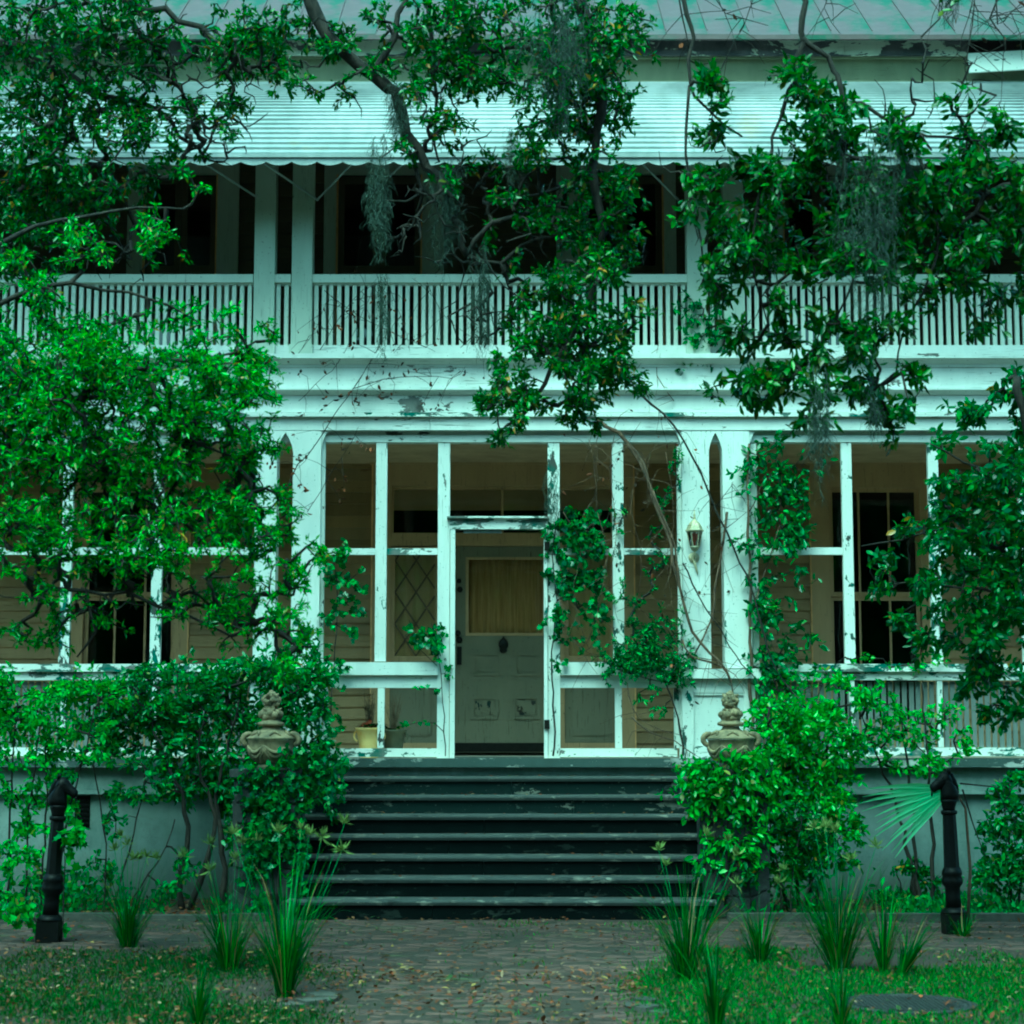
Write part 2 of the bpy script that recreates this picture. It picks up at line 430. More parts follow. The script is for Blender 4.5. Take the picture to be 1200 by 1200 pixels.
# brick walk: forecourt, cross path and walk, each brick real
def brick_mat():
    k = NT('worn_path_brick')
    oi = k.n('ShaderNodeVertexColor', layer_name='tint')
    n1 = k.ramp(k.noise(k.mapping(), 2.0, 7, 0.65), 0.40, 0.62)
    n2 = k.noise(k.mapping(), 26, 6, 0.7)
    c = k.mix(k.math('MULTIPLY', n1, 0.55), oi.outputs[0], (0.052, 0.032, 0.025))
    c = k.mix(k.math('MULTIPLY', k.ramp(n2, 0.5, 0.7), 0.4), c, (0.10, 0.072, 0.062))
    moss = k.ramp(k.noise(k.mapping((1, 1, 1), (9, 4, 0)), 1.3, 6, 0.7), 0.55, 0.68)
    dirt = k.ramp(k.noise(k.mapping((1, 1, 1), (2, 8, 0)), 3.0, 5, 0.7), 0.45, 0.6)
    c = k.mix(k.math('MULTIPLY', dirt, 0.6), c, (0.062, 0.043, 0.034))
    c = k.mix(k.math('MULTIPLY', moss, 0.6), c, (0.035, 0.07, 0.015))
    k.col(c); k.rough(0.9); k.bump(n2, 0.5, 0.01)
    return k.m
def walk_halfw(y):                                    # left / right border of the walk at depth y
    if y > -4.35: return (-1.75, 1.45)
    t = min(1.0, (-4.35 - y) / 2.0)
    t = t * t * (3 - 2 * t)
    return (-1.72 + 0.70 * t, 1.30 - 0.50 * t)
def on_path(x, y):
    if -4.30 < y < -2.24: return abs(x) < 12
    if -2.24 <= y < -2.08: return abs(x - CX) < 1.9
    if -22 < y <= -4.30:
        a, b = walk_halfw(y); return a < x < b
    return False
V = []; Fq = []; Cc = []
cyv = -2.12; row = 0
while cyv > -17.0:
    off = 0.105 if row % 2 else 0.0
    xs = np.arange(-8.0 if cyv > -4.5 else -2.2, 8.0 if cyv > -4.5 else 2.2, 0.212) + off
    for x in xs:
        if not on_path(x, cyv): continue
        hx, hy = 0.1 - rnd(0, .004), 0.048 - rnd(0, .003)
        a = rnd(-.02, .02); z = rnd(-0.009, 0.009); tx, ty = rnd(-.05, .05), rnd(-.10, .10)
        c_, s_ = math.cos(a), math.sin(a); o = len(V)
        for dz in (0, 1):
            for (u, w) in ((-hx, -hy), (hx, -hy), (hx, hy), (-hx, hy)):
                if dz: u *= .97; w *= .93
                V.append((x + u * c_ - w * s_, cyv + u * s_ + w * c_, (z + u * tx + w * ty) if dz else -0.03))
        Fq += [(o+4,o+5,o+6,o+7),(o,o+1,o+5,o+4),(o+1,o+2,o+6,o+5),(o+2,o+3,o+7,o+6),(o+3,o,o+4,o+7)]
        t = random.random(); bcol = (0.066 + .045 * t, 0.040 + .024 * t, 0.033 + .019 * t)
        Cc += [bcol] * 8
    cyv -= 0.102; row += 1
bp = link('brick_path', np_mesh('brick_path', np.array(V), [np.array(Fq)], brick_mat(), np.array(Cc)))
tag(bp, 'worn brick walk and cross path before the steps', kind='structure')

# kerb of the planting beds
for nm, xa, xb, lab in (('bed_kerb', -7.5, CX - 1.98, 'low concrete kerb edging the planting bed left of the steps'),
                        ('bed_kerb', CX + 1.98, 7.5, 'low concrete kerb edging the planting bed right of the steps')):
    t = thing(nm, lab, 'kerb', ((xa + xb) / 2, -2.13, 0), 'kerbs of the beds')
    x = xa
    while x < xb - 0.3:
        w = min(rnd(0.8, 1.1), xb - x)
        b = MB().box(x, x + w - 0.012, -2.19 + rnd(-.012, .012), -2.07, -0.05, 0.06 + rnd(-.012, .012))
        part('kerb_stone', b, M['kerb'], t); x += w
def arc_edge(name, label, c, r, a0, a1, n):
    t = thing(name, label, 'edging', (c[0], c[1], 0), 'curved lawn edgings')
    for i in range(n):
        b = MB(); A = a0 + (a1 - a0) * i / n + .01; B = a0 + (a1 - a0) * (i + 1) / n - .01
        pts = []
        for rr in (r - .07, r + .07):
            for a in (A, (A + B) / 2, B): pts.append((c[0] + rr * math.cos(a), c[1] + rr * math.sin(a)))
        o = [pts[0], pts[1], pts[2], pts[5], pts[4], pts[3]]
        h = 0.022 + rnd(-.01, .01)
        b.add([(p[0], p[1], -.04) for p in o] + [(p[0], p[1], h) for p in o],
              [(5,4,3,2,1,0), (6,7,8,9,10,11)] + [(k, (k+1) % 6, (k+1) % 6 + 6, k + 6) for k in range(6)])
        part('edging_stone', b, M['kerb'], t)
g1 = gp(330, 1172); arc_edge('lawn_edging', 'curved concrete edging at the corner of the left lawn', (g1.x, g1.y), 0.27, -1.5, 0.9, 5)
g2 = gp(800, 1180); arc_edge('lawn_edging', 'curved concrete edging at the corner of the right lawn', (g2.x, g2.y), 0.27, 2.2, 4.4, 5)

# ================================================================== THE HOUSE
XL, XR = -8.0, 8.0
house = thing('house', 'weathered two storey wooden house with peeling white porches and metal awning', 'house')
def hp(name, mb, m, parent=house, smooth=False): return part(name, mb, m, parent, smooth)
FLOOR = 1.36
YW = 2.6                                               # the wall behind the porches

# foundation
zf1, zf2 = Z(925, 0), Z(899, -.05)
f = hp('foundation_wall', MB().box(XL, XR, 0.02, 0.4, -0.2, zf1), M['plaster'])
hp('plaster_band', MB().box(XL, XR, -0.03, 0.4, zf1 + .002, FLOOR - 0.09), M['plaster'], f)
hp('ledge', MB().box(XL, XR, -0.06, 0.02, zf1 - 0.045, zf1), M['plaster'], f)
for pxv in (96,):
    v0 = at(pxv, 952, 0.0)
    vm = MB()
    for i in range(6):
        zz = v0.z - 0.12 + i * 0.045
        vm.box(v0.x - .06, v0.x + .06, 0.0, 0.016, zz, zz + 0.02)
    vm.box(v0.x - .075, v0.x + .075, 0.014, 0.019, v0.z - .15, v0.z + .16)
    hp('vent', vm, M['iron'], f)
hp('porch_floor', MB().box(XL, XR, -0.10, YW, FLOOR - 0.05, FLOOR), M['floor'])
x = XL
while x < XR:
    w = min(rnd(2.4, 3.6), XR - x)
    hp('floor_edge_board', MB().box(x, x + w - .004, -0.135, -0.103, FLOOR - 0.085 + rnd(-.004, .004), FLOOR + 0.004), M['floor_edge']); x += w

# entablature between the storeys: boards and mouldings
def band(name, y0, y1, yf, m, joints=2, yb=0.12, parent=house):
    za, zb = Z(y1, yf), Z(y0, yf)
    cuts = sorted([XL, XR] + [rnd(-5.0, 5.0) for _ in range(joints)])
    for a, b in zip(cuts, cuts[1:]):
        if b - a < .2: continue
        o = rnd(-.003, .003)
        hp(name, MB().box(a, b - .004, yf + o, yb, za, zb), m, parent)
ent = hp('entablature', MB().box(XL, XR, 0.09, 0.30, Z(517, .1), Z(414, .1)), M['white_x'])
band('floor_edge', 414, 419.5, -0.24, M['white_x'], 3, parent=ent)
band('moulding', 420, 430, -0.135, M['white_x'], 1, parent=ent)
hp('cove', MB().prism_yz([(-0.135, Z(420, -.2)), (-0.225, Z(420, -.2)), (-0.135, Z(427, -.14))], XL, XR), M['white_x'], ent)
band('fascia_board', 430.5, 455, -0.12, M['white_x'], 3, parent=ent)
hp('moulding', MB().prism_yz([(-0.06, Z(463, -.1)), (-0.06, Z(455, -.1)), (-0.17, Z(455, -.16)), (-0.17, Z(457, -.16)), (-0.10, Z(462, -.1))], XL, XR), M['white_x'], ent)
band('fascia_board', 463.5, 483, -0.085, M['white_x'], 3, parent=ent)
band('bead', 483.4, 488, -0.125, M['peel_x'], 2, parent=ent)
band('fascia_board', 488.4, 504, -0.075, M['white_x'], 2, parent=ent)
band('frame_head', 510, 518, 0.0, M['white_x'], 2, 0.09, parent=ent)
band('soffit_strip', 504.4, 509.6, 0.03, M['white_x'], 1, 0.09, parent=ent)

# paired columns with a pointed slit
def pair_column(xa, xl, xr, xb):
    zb, zt, zs, za = Z(783, -.07), Z(504.5, -.07), Z(532, -.07), Z(507, -.07)
    A, L, R_, B = X(xa, 645, -.07), X(xl, 645, -.07), X(xr, 645, -.07), X(xb, 645, -.07)
    xm, hw = (L + R_) / 2, (R_ - L) / 2
    arch = [(s, hw * (1 - s ** 1.9)) for s in [i / 8 for i in range(9)]]
    pts = [(A, zb), (L, zb)]
    pts += [(xm - w, zs + s * (za - zs)) for s, w in arch]
    pts += [(xm + w, zs + s * (za - zs)) for s, w in arch[-2::-1]]
    pts += [(R_, zb), (B, zb), (B, zt), (A, zt)]
    c = hp('column', MB().prism_xz(pts, -0.07, 0.16), M['white_z'])
    ped_b = FLOOR + 0.002
    P0, P1 = A - .02, B + .02
    hp('pedestal_cap', MB().box(P0 - .05, P1 + .05, -0.15, 0.2, Z(795, -.15), Z(784, -.15)), M['white_x'], c)
    zt2 = Z(796, -.1)
    hp('pedestal_panel', MB().box(P0, P1, -0.045, 0.16, ped_b, zt2), M['white_x'], c)
    for (u0, u1) in ((P0, P0 + .11), (P1 - .11, P1)):
        hp('pedestal_stile', MB().box(u0, u1, -0.075, -0.047, ped_b, zt2), M['peel_z'], c)
    hp('pedestal_rail', MB().box(P0 + .112, P1 - .112, -0.073, -0.047, zt2 - .13, zt2), M['white_x'], c)
    hp('pedestal_rail', MB().box(P0 + .112, P1 - .112, -0.073, -0.047, ped_b, ped_b + .12), M['peel_x'], c)
    hp('panel_moulding', MB().box(P0 + .112, P1 - .112, -0.066, -0.047, zt2 - .155, zt2 - .131), M['white_x'], c)
    for xx, sg in ((A, -1), (B, 1)):                   # little arched bracket at the top corner
        q = [(xx, zt), (xx, zt - .24)] + [(xx + sg * .085 * (1 - math.cos(t)), zt - .24 * (1 - math.sin(t))) for t in [i * math.pi / 12 for i in range(1, 7)]]
        q = q if sg < 0 else q[::-1]
        hp('bracket', MB().prism_xz(q[::-1], -0.05, 0.10), M['white_z'], c)
    return c
pair_column(298, 323, 342, 375)
pair_column(800, 832, 848, 880)

# porch screen frames
def vbar(name, x0, x1, y0, y1, parent, m='white_z', ya=0.012, yb=0.075, ref=645, foot=False):
    zlo = FLOOR + 0.001 if foot else Z(y1, ya)
    return hp(name, MB().box(X(x0, ref, ya), X(x1, ref, ya), ya, yb, zlo, Z(y0, ya)), M[m], parent)
def hbar(name, x0, x1, y0, y1, parent, m='white_x', ya=0.012, yb=0.075, ref=None):
    r = ref or (y0 + y1) / 2
    return hp(name, MB().box(X(x0, r, ya), X(x1, r, ya), ya, yb, Z(y1, ya), Z(y0, ya)), M[m], parent)
scr = vbar('porch_screen', 513, 527, 518.3, 888, house, 'white_z', foot=True)
S = scr
vbar('post', 642, 656, 518.3, 888, S, 'peel_z', foot=True)
vbar('post', 375.5, 380, 518.3, 888, S, 'peel_z', foot=True)
vbar('post', 794, 799.5, 518.3, 888, S, 'peel_z', foot=True)
vbar('mullion', 440, 453, 518.3, 775, S); vbar('mullion', 718, 731, 518.3, 775, S, 'peel_z')
for a, b, m in ((380.3, 439.7, 'white_x'), (453.3, 512.7, 'peel_x'), (656.3, 717.7, 'white_x'), (731.3, 793.7, 'peel_x')):
    hbar('rail', a, b, 642.5, 650, S, m, 0.02, 0.068)
for a, b in ((380.3, 512.7), (656.3, 793.7)):
    hbar('sill', a, b, 776, 791, S, 'white_x', -0.03, 0.09)
    hbar('apron', a, b, 792, 806, S, 'white_x', 0.02, 0.07)
    hbar('bottom_rail', a, b, 877, 887, S, 'peel_x', 0.01, 0.075)
for a, b, c, d in ((380.3, 386, 0, 0), (444, 452, 0, 0), (719.5, 727.5, 0, 0), (788, 793.7, 0, 0)):
    vbar('lower_mullion', a, b, 806.3, 876.7, S, 'peel_z', 0.018, 0.07)
# screen door frame
dfz = Z(620, -.01)
df = hp('door_frame', MB().box(X(527.3, 620), X(641.7, 620), -0.012, 0.085, dfz, Z(609, -.01)), M['peel_x'])
hp('door_cornice', MB().prism_yz([(-0.012, Z(609, -.01)), (0.08, Z(609, -.01)), (0.08, Z(604, -.01)), (-0.06, Z(605, -.05)), (-0.06, Z(607, -.05))],
   X(524, 605), X(643, 605)), M['peel_x'], df)
for a, b, m in ((527.3, 533, 'white_z'), (637.5, 641.7, 'white_z')):
    hp('door_jamb', MB().box(X(a, 750), X(b, 750), -0.008, 0.08, FLOOR + .001, dfz), M[m], df)
hp('threshold', MB().box(X(533, 885), X(637.5, 885), -0.02, 0.09, FLOOR + .001, FLOOR + .018), M['tread'], df)
hp('door_closer', MB().box(X(543, 621), X(588, 621), 0.03, 0.07, dfz - .035, dfz - .004), M['metal_grey'], df)
for pyv in (640, 849):
    p = at(640.5, pyv, -.02)
    hp('hinge', MB().box(p.x - .022, p.x + .03, -0.03, -0.0125, p.z - .045, p.z + .045), M['hardware'], df)

# side bays: posts, rails, sills and a slatted parapet
def bay(xa, xb, posts, rails):
    sb = hbar('parapet_sill', xa, xb, 778, 787, house, 'peel_x', -0.05, 0.11)
    hbar('sill_board', xa, xb, 787.6, 797, sb, 'peel_x', -0.01, 0.06)
    hbar('bottom_rail', xa, xb, 876, 886, sb, 'peel_x', 0.0, 0.08)
    for a, b in posts:
        vbar('post', a, b, 518.3, 777.5, sb, 'peel_z'); vbar('lower_post', a + 4, b - 2, 797.5, 875.5, sb, 'peel_z', 0.0, 0.05)
    for a, b in rails: hbar('rail', a, b, 641.5, 650, sb, 'white_x', 0.02, 0.068)
    x = X(xa, 830); xe = X(xb, 830)
    proto = None
    while x < xe - .05:
        if proto is None:
            proto = MB().box(0, .046, 0.052, 0.068, Z(876, .06) + .002, Z(798, .06) - .002).mesh('slat', M['slat'])
        o = link('slat', proto, sb); o.location = (x + rnd(-.003, .003), rnd(-.004, .004), rnd(-.006, .0)); o.rotation_euler.y = 0
        x += 0.068
bay(-348, 297, ((-250, -238), (-142, -130), (-34, -22), (72, 84), (178, 190)), ((84.3, 177.7), (190.3, 296), (-21, 71.7)))
bay(881, 1548, ((881, 888), (988, 1000), (1090, 1102), (1196, 1208), (1302, 1314), (1410, 1422)), ((888.3, 987.7), (1102.3, 1195.7), (1208.3, 1301)))

# ---------- the wall behind the lower porch
def XW(px, py=645): return X(px, py, YW)
def ZW(py): return Z(py, YW)
def siding(z0, z1, pitch, holes, m, yw, cuts):
    z = z0; r = 0
    while z < z1:
        h = min(pitch, z1 - z)
        segs = [(XL, XR)]
        for (a, b, c, d) in holes:
            if z + h > c + .01 and z < d - .01:
                ns = []
                for s0, s1 in segs:
                    if b <= s0 or a >= s1: ns.append((s0, s1)); continue
                    if a > s0: ns.append((s0, a))
                    if b < s1: ns.append((b, s1))
                segs = ns
        for s0, s1 in segs:
            cs = [s0] + sorted(c + rnd(-.6, .6) for c in cuts if s0 + .7 < c < s1 - .7) + [s1]
            for a, b in zip(cs, cs[1:]):
                o = rnd(-.003, .003)
                mb = MB().prism_yz([(yw - .034 + o, z), (yw + .02, z), (yw + .02, z + h + .012), (yw - .004 + o, z + h + .012)], a + .002, b - .002)
                hp('siding_board', mb, M[m if m != 'siding' else random.choice(('siding', 'siding', 'siding_b', 'siding_c'))], WALL)
        z += pitch; r += 1
zC = Z(506, .2) + .02                                   # porch ceiling height
hp('porch_ceiling', MB().box(XL, XR, 0.12, YW + .02, zC, zC + .06), M['ceiling'])
WALL = hp('porch_wall', MB().box(XL, XR, YW + .03, YW + .05, zC + .02, zC + .05), M['siding'])
zh = ZW(545)
holes = [(XW(437), XW(742), FLOOR, zh), (XW(86), XW(222), FLOOR, zh), (XW(950), XW(1086), FLOOR, zh)]
siding(FLOOR, zC, 0.135, holes, 'siding', YW, [-6, -3.2, 0, 3.0, 6])

def window(pa, pb, oa, ob, y_top, y_sill, n, yw, m, edge, hdr=545, open_low=False, floor=FLOOR):
    A, B = X(pa, 645, yw), X(pb, 645, yw); a, b = X(oa, 645, yw), X(ob, 645, yw)
    zt, zs, zh_ = Z(y_top, yw), y_sill, Z(hdr, yw)
    w = hp('window', MB().box(A, B, yw - .045, yw + .02, zt, zh_), M[m])
    hp('casing', MB().box(A, a, yw - .045, yw + .02, floor, zt - .001), M[m], w)
    hp('casing', MB().box(b, B, yw - .045, yw + .02, floor, zt - .001), M[m], w)
    hp('casing_edge', MB().box(A - .016, A - .001, yw - .052, yw + .01, floor, zt + .12), M[edge], w)
    hp('casing_edge', MB().box(B + .001, B + .016, yw - .052, yw + .01, floor, zt + .12), M[edge], w)
    hp('drip_cap', MB().box(A - .04, B + .04, yw - .075, yw + .0, zh_ - .0, zh_ + .035), M[m], w)
    if zs > floor + .02: hp('window_sill', MB().box(a, b, yw - .08, yw + .04, floor, zs), M[m], w)
    zm = (zs + zt) / 2 + .1
    # upper sash and lower sash
    for (z0, z1, yo) in ((zm, zt, 0.03), (zs, zm, 0.065)):
        s = hp('sash', MB().box(a, b, yw + yo - .018, yw + yo + .016, z1 - .045, z1), M[m], w)
        hp('sash_rail', MB().box(a, b, yw + yo - .018, yw + yo + .016, z0, z0 + .05), M[m], s) if False else None
        fr = MB().box(a, b, yw + yo - .017, yw + yo + .016, z0, z0 + .05)
        fr.box(a, a + .045, yw + yo - .016, yw + yo + .015, z0 + .05, z1 - .045).box(b - .045, b, yw + yo - .016, yw + yo + .015, z0 + .05, z1 - .045)
        for i in range(1, n):
            xx = a + (b - a) * i / n
            fr.box(xx - .012, xx + .012, yw + yo - .012, yw + yo + .012, z0 + .05, z1 - .045)
        hp('sash_frame', fr, M[m], w)
        for i in range(n):
            hp('pane', MB().box(a + (b - a) * i / n + .015, a + (b - a) * (i + 1) / n - .015, yw + yo - .003, yw + yo + .001, z0 + .04, z1 - .04), M['glass'], w)
    return w
window(86, 222, 100, 206, 572, FLOOR + .35, 3, YW, 'casing', 'casing_edge')
window(950, 1086, 972, 1078, 572, FLOOR + .35, 3, YW, 'casing', 'casing_edge')

# ---------- front door with sidelights and transom
dz = lambda py: ZW(py)
en = hp('door_surround', MB().box(XW(437), XW(742), YW - .05, YW + .02, dz(570), zh), M['casing'])
hp('drip_cap', MB().box(XW(433), XW(746), YW - .09, YW + .0, zh, zh + .04), M['casing'], en)
for a, b in ((437, 458), (719, 742)):
    hp('casing', MB().box(XW(a), XW(b), YW - .05, YW + .02, FLOOR, dz(570) - .001), M['casing'], en)
hp('casing_edge', MB().box(XW(437) - .018, XW(437) - .001, YW - .058, YW + .01, FLOOR, zh), M['casing_edge'], en)
hp('casing_edge', MB().box(XW(742) + .001, XW(742) + .018, YW - .058, YW + .01, FLOOR, zh), M['casing_edge'], en)
for a, b in ((515, 530), (647, 661)):
    hp('door_post', MB().box(XW(a), XW(b), YW - .055, YW + .04, FLOOR, dz(640) - .001), M['casing'], en)
hp('transom_bar', MB().box(XW(458), XW(719), YW - .056, YW + .04, dz(640), dz(625)), M['casing'], en)
tf = MB().box(XW(458), XW(719), YW - .01, YW + .03, dz(574), dz(570) - .001)
tf.box(XW(458), XW(461), YW - .01, YW + .03, dz(625), dz(574)).box(XW(716), XW(719), YW - .01, YW + .03, dz(625), dz(574))
tf.box(XW(587), XW(590), YW - .01, YW + .03, dz(625), dz(574))
tr = hp('transom', tf, M['casing'], en)
for a, b in ((461, 487 + 100), (590, 716)):
    hp('transom_pane', MB().box(XW(a), XW(b), YW + .004, YW + .009, dz(625), dz(574)), M['glass'], en)
    hp('roller_shade', MB().box(XW(a), XW(b), YW + .012, YW + .016, dz(598), dz(574) - .001), M['shade'], en)
for a, b in ((458, 515), (661, 719)):
    has_lattice = a < 600
    x0, x1 = XW(a), XW(b); z0, z1 = dz(775), dz(641)
    fr = MB().box(x0, x1, YW - .02, YW + .03, z1 - .07, z1).box(x0, x1, YW - .02, YW + .03, z0, z0 + .06)
    fr.box(x0, x0 + .05, YW - .02, YW + .03, z0 + .06, z1 - .07).box(x1 - .05, x1, YW - .02, YW + .03, z0 + .06, z1 - .07)
    hp('sidelight', fr, M['casing'], en)
    hp('sidelight_pane', MB().box(x0 + .05, x1 - .05, YW + .006, YW + .010, z0 + .06, z1 - .07), M['glass'], en)
    # diamond lattice
    u0, u1, w0, w1 = x0 + .05, x1 - .05, z0 + .06, z1 - .07
    wd = u1 - u0; per = wd * 1.05
    lat = MB()
    for sg in (1, -1):
        k = -8
        while k < 14:
            # line x = u0 + t*wd , z = w0 + k*per/1.0 + sg*t*wd*1.5
            za, zb = w0 + k * .36, w0 + k * .36 + sg * wd * 1.5
            t0, t1 = 0.0, 1.0
            def zt_(t): return za + (zb - za) * t
            for lim, lo in ((w0, True), (w1, False)):
                f0 = (zt_(t0) < lim) if lo else (zt_(t0) > lim); f1 = (zt_(t1) < lim) if lo else (zt_(t1) > lim)
                if f0 and f1: t0 = t1 = None; break
                tc_ = (lim - za) / (zb - za)
                if f0: t0 = tc_
                if f1: t1 = tc_
            if t0 is not None and t1 - t0 > .03:
                p0 = Vector((u0 + wd * t0, 0, zt_(t0))); p1 = Vector((u0 + wd * t1, 0, zt_(t1)))
                d = (p1 - p0).normalized(); q = Vector((-d.z, 0, d.x)) * .009
                y = YW - .008 - (.006 if sg > 0 else 0)
                pp = [p0 - q, p1 - q, p1 + q, p0 + q]
                if sg < 0: pass
                lat.prism_xz([(p.x, p.z) for p in pp], y, y + .010)
            k += 1
    if has_lattice: hp('lattice', lat, M['lattice'], en)
    # lower panel
    lp = MB().box(x0, x1, YW - .02, YW + .03, FLOOR, z0 - .001)
    pn = hp('sidelight_panel', lp, M['door'], en)
    hp('raised_panel', MB().box(x0 + .09, x1 - .09, YW - .035, YW - .021, FLOOR + .22, z0 - .12), M['door'], en)
    hp('skirting', MB().box(x0, x1, YW - .045, YW - .021, FLOOR, FLOOR + .14), M['casing'], en)
# curtains behind the sidelights and the door light
def curtain(x0, x1, z0, z1, y, parent, waves=9, m='curtain'):
    n = 60; v = []; fcs = []
    for i in range(n + 1):
        t = i / n; yy = y + .012 * math.sin(t * waves * 2 * math.pi) + .006 * math.sin(t * 31 + 1)
        v += [(x0 + (x1 - x0) * t, yy, z0), (x0 + (x1 - x0) * t, yy * 1.0, z1)]
    for i in range(n): fcs.append((2*i, 2*i+2, 2*i+3, 2*i+1))
    hp('curtain', MB().add(v, fcs), M[m], parent, True)
curtain(XW(460), XW(513), dz(772), dz(646), YW + .034, en, 3, 'blind')
curtain(XW(663), XW(717), dz(772), dz(646), YW + .034, en, 3, 'blind')

DX0, DX1, DZ0, DZ1 = XW(530), XW(647), FLOOR + .03, dz(640) - .004
yd = YW - .01
gx0, gx1, gz0, gz1 = XW(548), XW(637), dz(743), dz(655)
db = MB().box(DX0, gx0, yd, yd + .045, DZ0, DZ1).box(gx1, DX1, yd, yd + .045, DZ0, DZ1)
db.box(gx0, gx1, yd, yd + .045, gz1, DZ1).box(gx0, gx1, yd, yd + .045, DZ0, gz0)
door = hp('front_door', db, M['door'])
bead = MB()
for (a, b, c, d) in ((gx0 - .02, gx0 + .012, gz0 - .02, gz1 + .02), (gx1 - .012, gx1 + .02, gz0 - .02, gz1 + .02)):
    bead.box(a, b, yd - .010, yd - .001, c, d)
for (c, d) in ((gz0 - .02, gz0 + .012), (gz1 - .012, gz1 + .02)):
    bead.box(gx0 + .0121, gx1 - .0121, yd - .010, yd - .001, c, d)
hp('glazing_bead', bead, M['casing'], door)
hp('door_glass', MB().box(gx0, gx1, yd + .018, yd + .022, gz0, gz1), M['glass'], door)
curtain(gx0 - .01, gx1 + .01, gz0 - .02, gz1 + .02, yd + .085, door, 11)
for (a, b, c, d, m) in ((553, 583, 792, 765, 'door'), (602, 632, 792, 765, 'door'), (552, 584, 843, 816, 'door_peel'), (601, 633, 843, 816, 'door_peel')):
    x0, x1, z0, z1 = XW(a, 800), XW(b, 800), dz(c), dz(d)
    fr = MB().box(x0, x1, yd - .016, yd - .001, z1 - .03, z1).box(x0, x1, yd - .016, yd - .001, z0, z0 + .03)
    fr.box(x0, x0 + .03, yd - .015, yd - .001, z0 + .03, z1 - .03).box(x1 - .03, x1, yd - .015, yd - .001, z0 + .03, z1 - .03)
    hp('panel_moulding', fr, M['door'], door)
    hp('panel', MB().box(x0 + .05, x1 - .05, yd - .010, yd - .001, z0 + .05, z1 - .05), M[m], door)
hp('kick_plate', MB().box(DX0 + .03, DX1 - .03, yd - .012, yd - .001, DZ0 + .01, DZ0 + .11), M['hardware'], door)
# knocker: a pineapple-shaped casting
kx, kz = XW(590, 757), dz(757)
hp('knocker', MB().lathe([(.006, -.085), (.03, -.075), (.042, -.055), (.036, -.03), (.05, -.01), (.055, .02), (.048, .05), (.03, .075), (.012, .09), (.004, .11)],
   (kx, yd - .02, kz), 12, 1, .5), M['hardware'], door, True)
for pxv, pyv, r in ((538, 681, .028), (539, 691, .034), (537, 742, .034), (538.5, 750, .036)):
    hp('lock', MB().tube([(XW(pxv), yd + .0, dz(pyv)), (XW(pxv), yd - .025, dz(pyv)), (XW(pxv), yd - .035, dz(pyv))], [r, r, r * .7], 14), M['hardware'], door, True)
hp('handle_plate', MB().box(XW(536), XW(541.5), yd - .02, yd - .001, dz(779), dz(758)), M['hardware'], door)

# ---------- upper storey
zB = Z(414, -.1)                                        # balcony floor
zE = Z(66, 0)
bf = hp('balcony_floor', MB().box(XL, XR, 0.05, YW, zC + .10, zB - .002), M['floor'])
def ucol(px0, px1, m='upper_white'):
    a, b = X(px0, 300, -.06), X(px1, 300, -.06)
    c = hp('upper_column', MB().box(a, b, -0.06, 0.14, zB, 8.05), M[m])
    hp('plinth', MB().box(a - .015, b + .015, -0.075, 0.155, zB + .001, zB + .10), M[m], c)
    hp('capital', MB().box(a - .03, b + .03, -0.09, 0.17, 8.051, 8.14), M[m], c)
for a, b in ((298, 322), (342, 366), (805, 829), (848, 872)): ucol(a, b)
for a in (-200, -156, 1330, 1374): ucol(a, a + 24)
BAL = MB().box(0, .040, -.02, .02, zB + .10, Z(334, .03)).mesh('baluster', M['baluster'])
def balustrade(pa, pb):
    a, b = X(pa, 330, .03), X(pb, 330, .03)
    t = hp('balustrade', MB().box(a, b, -0.035, 0.095, Z(331, -.03), Z(321.5, -.03)), M['baluster'])
    hp('under_rail', MB().box(a, b, 0.0, 0.06, Z(334, .0), Z(331, 0) - .002), M['baluster'], t)
    hp('bottom_rail', MB().box(a, b, -0.02, 0.075, zB + .015, zB + .10), M['white_x'], t)
    hp('dark_strip', MB().box(a, b, 0.0, 0.03, zB + .001, zB + .013), M['hardware'], t)  # thin dark strip below the bottom rail
    n = max(1, int(round((b - a) / .078)))
    for i in range(n):
        o = link('baluster', BAL, t)
        o.location = (a + (b - a) * (i + .5) / n - .02 + rnd(-.004, .004), .03 + rnd(-.003, .003), rnd(-.003, 0))
        o.rotation_euler = (0, 0, rnd(-.05, .05))
balustrade(-132, 297.5); balustrade(322.5, 341.5); balustrade(366.5, 804.5); balustrade(829.5, 847.5); balustrade(872.5, 1329)
UY = 2.6
uh = [(X(a, 270, UY), X(b, 270, UY), zB, 8.25) for a, b in ((150, 280), (380, 520), (652, 792), (892, 1022))]
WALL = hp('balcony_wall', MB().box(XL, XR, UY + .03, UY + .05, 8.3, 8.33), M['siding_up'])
siding(zB, 8.3, 0.15, uh, 'siding_up', UY, [-6, -3, 0, 3, 6])
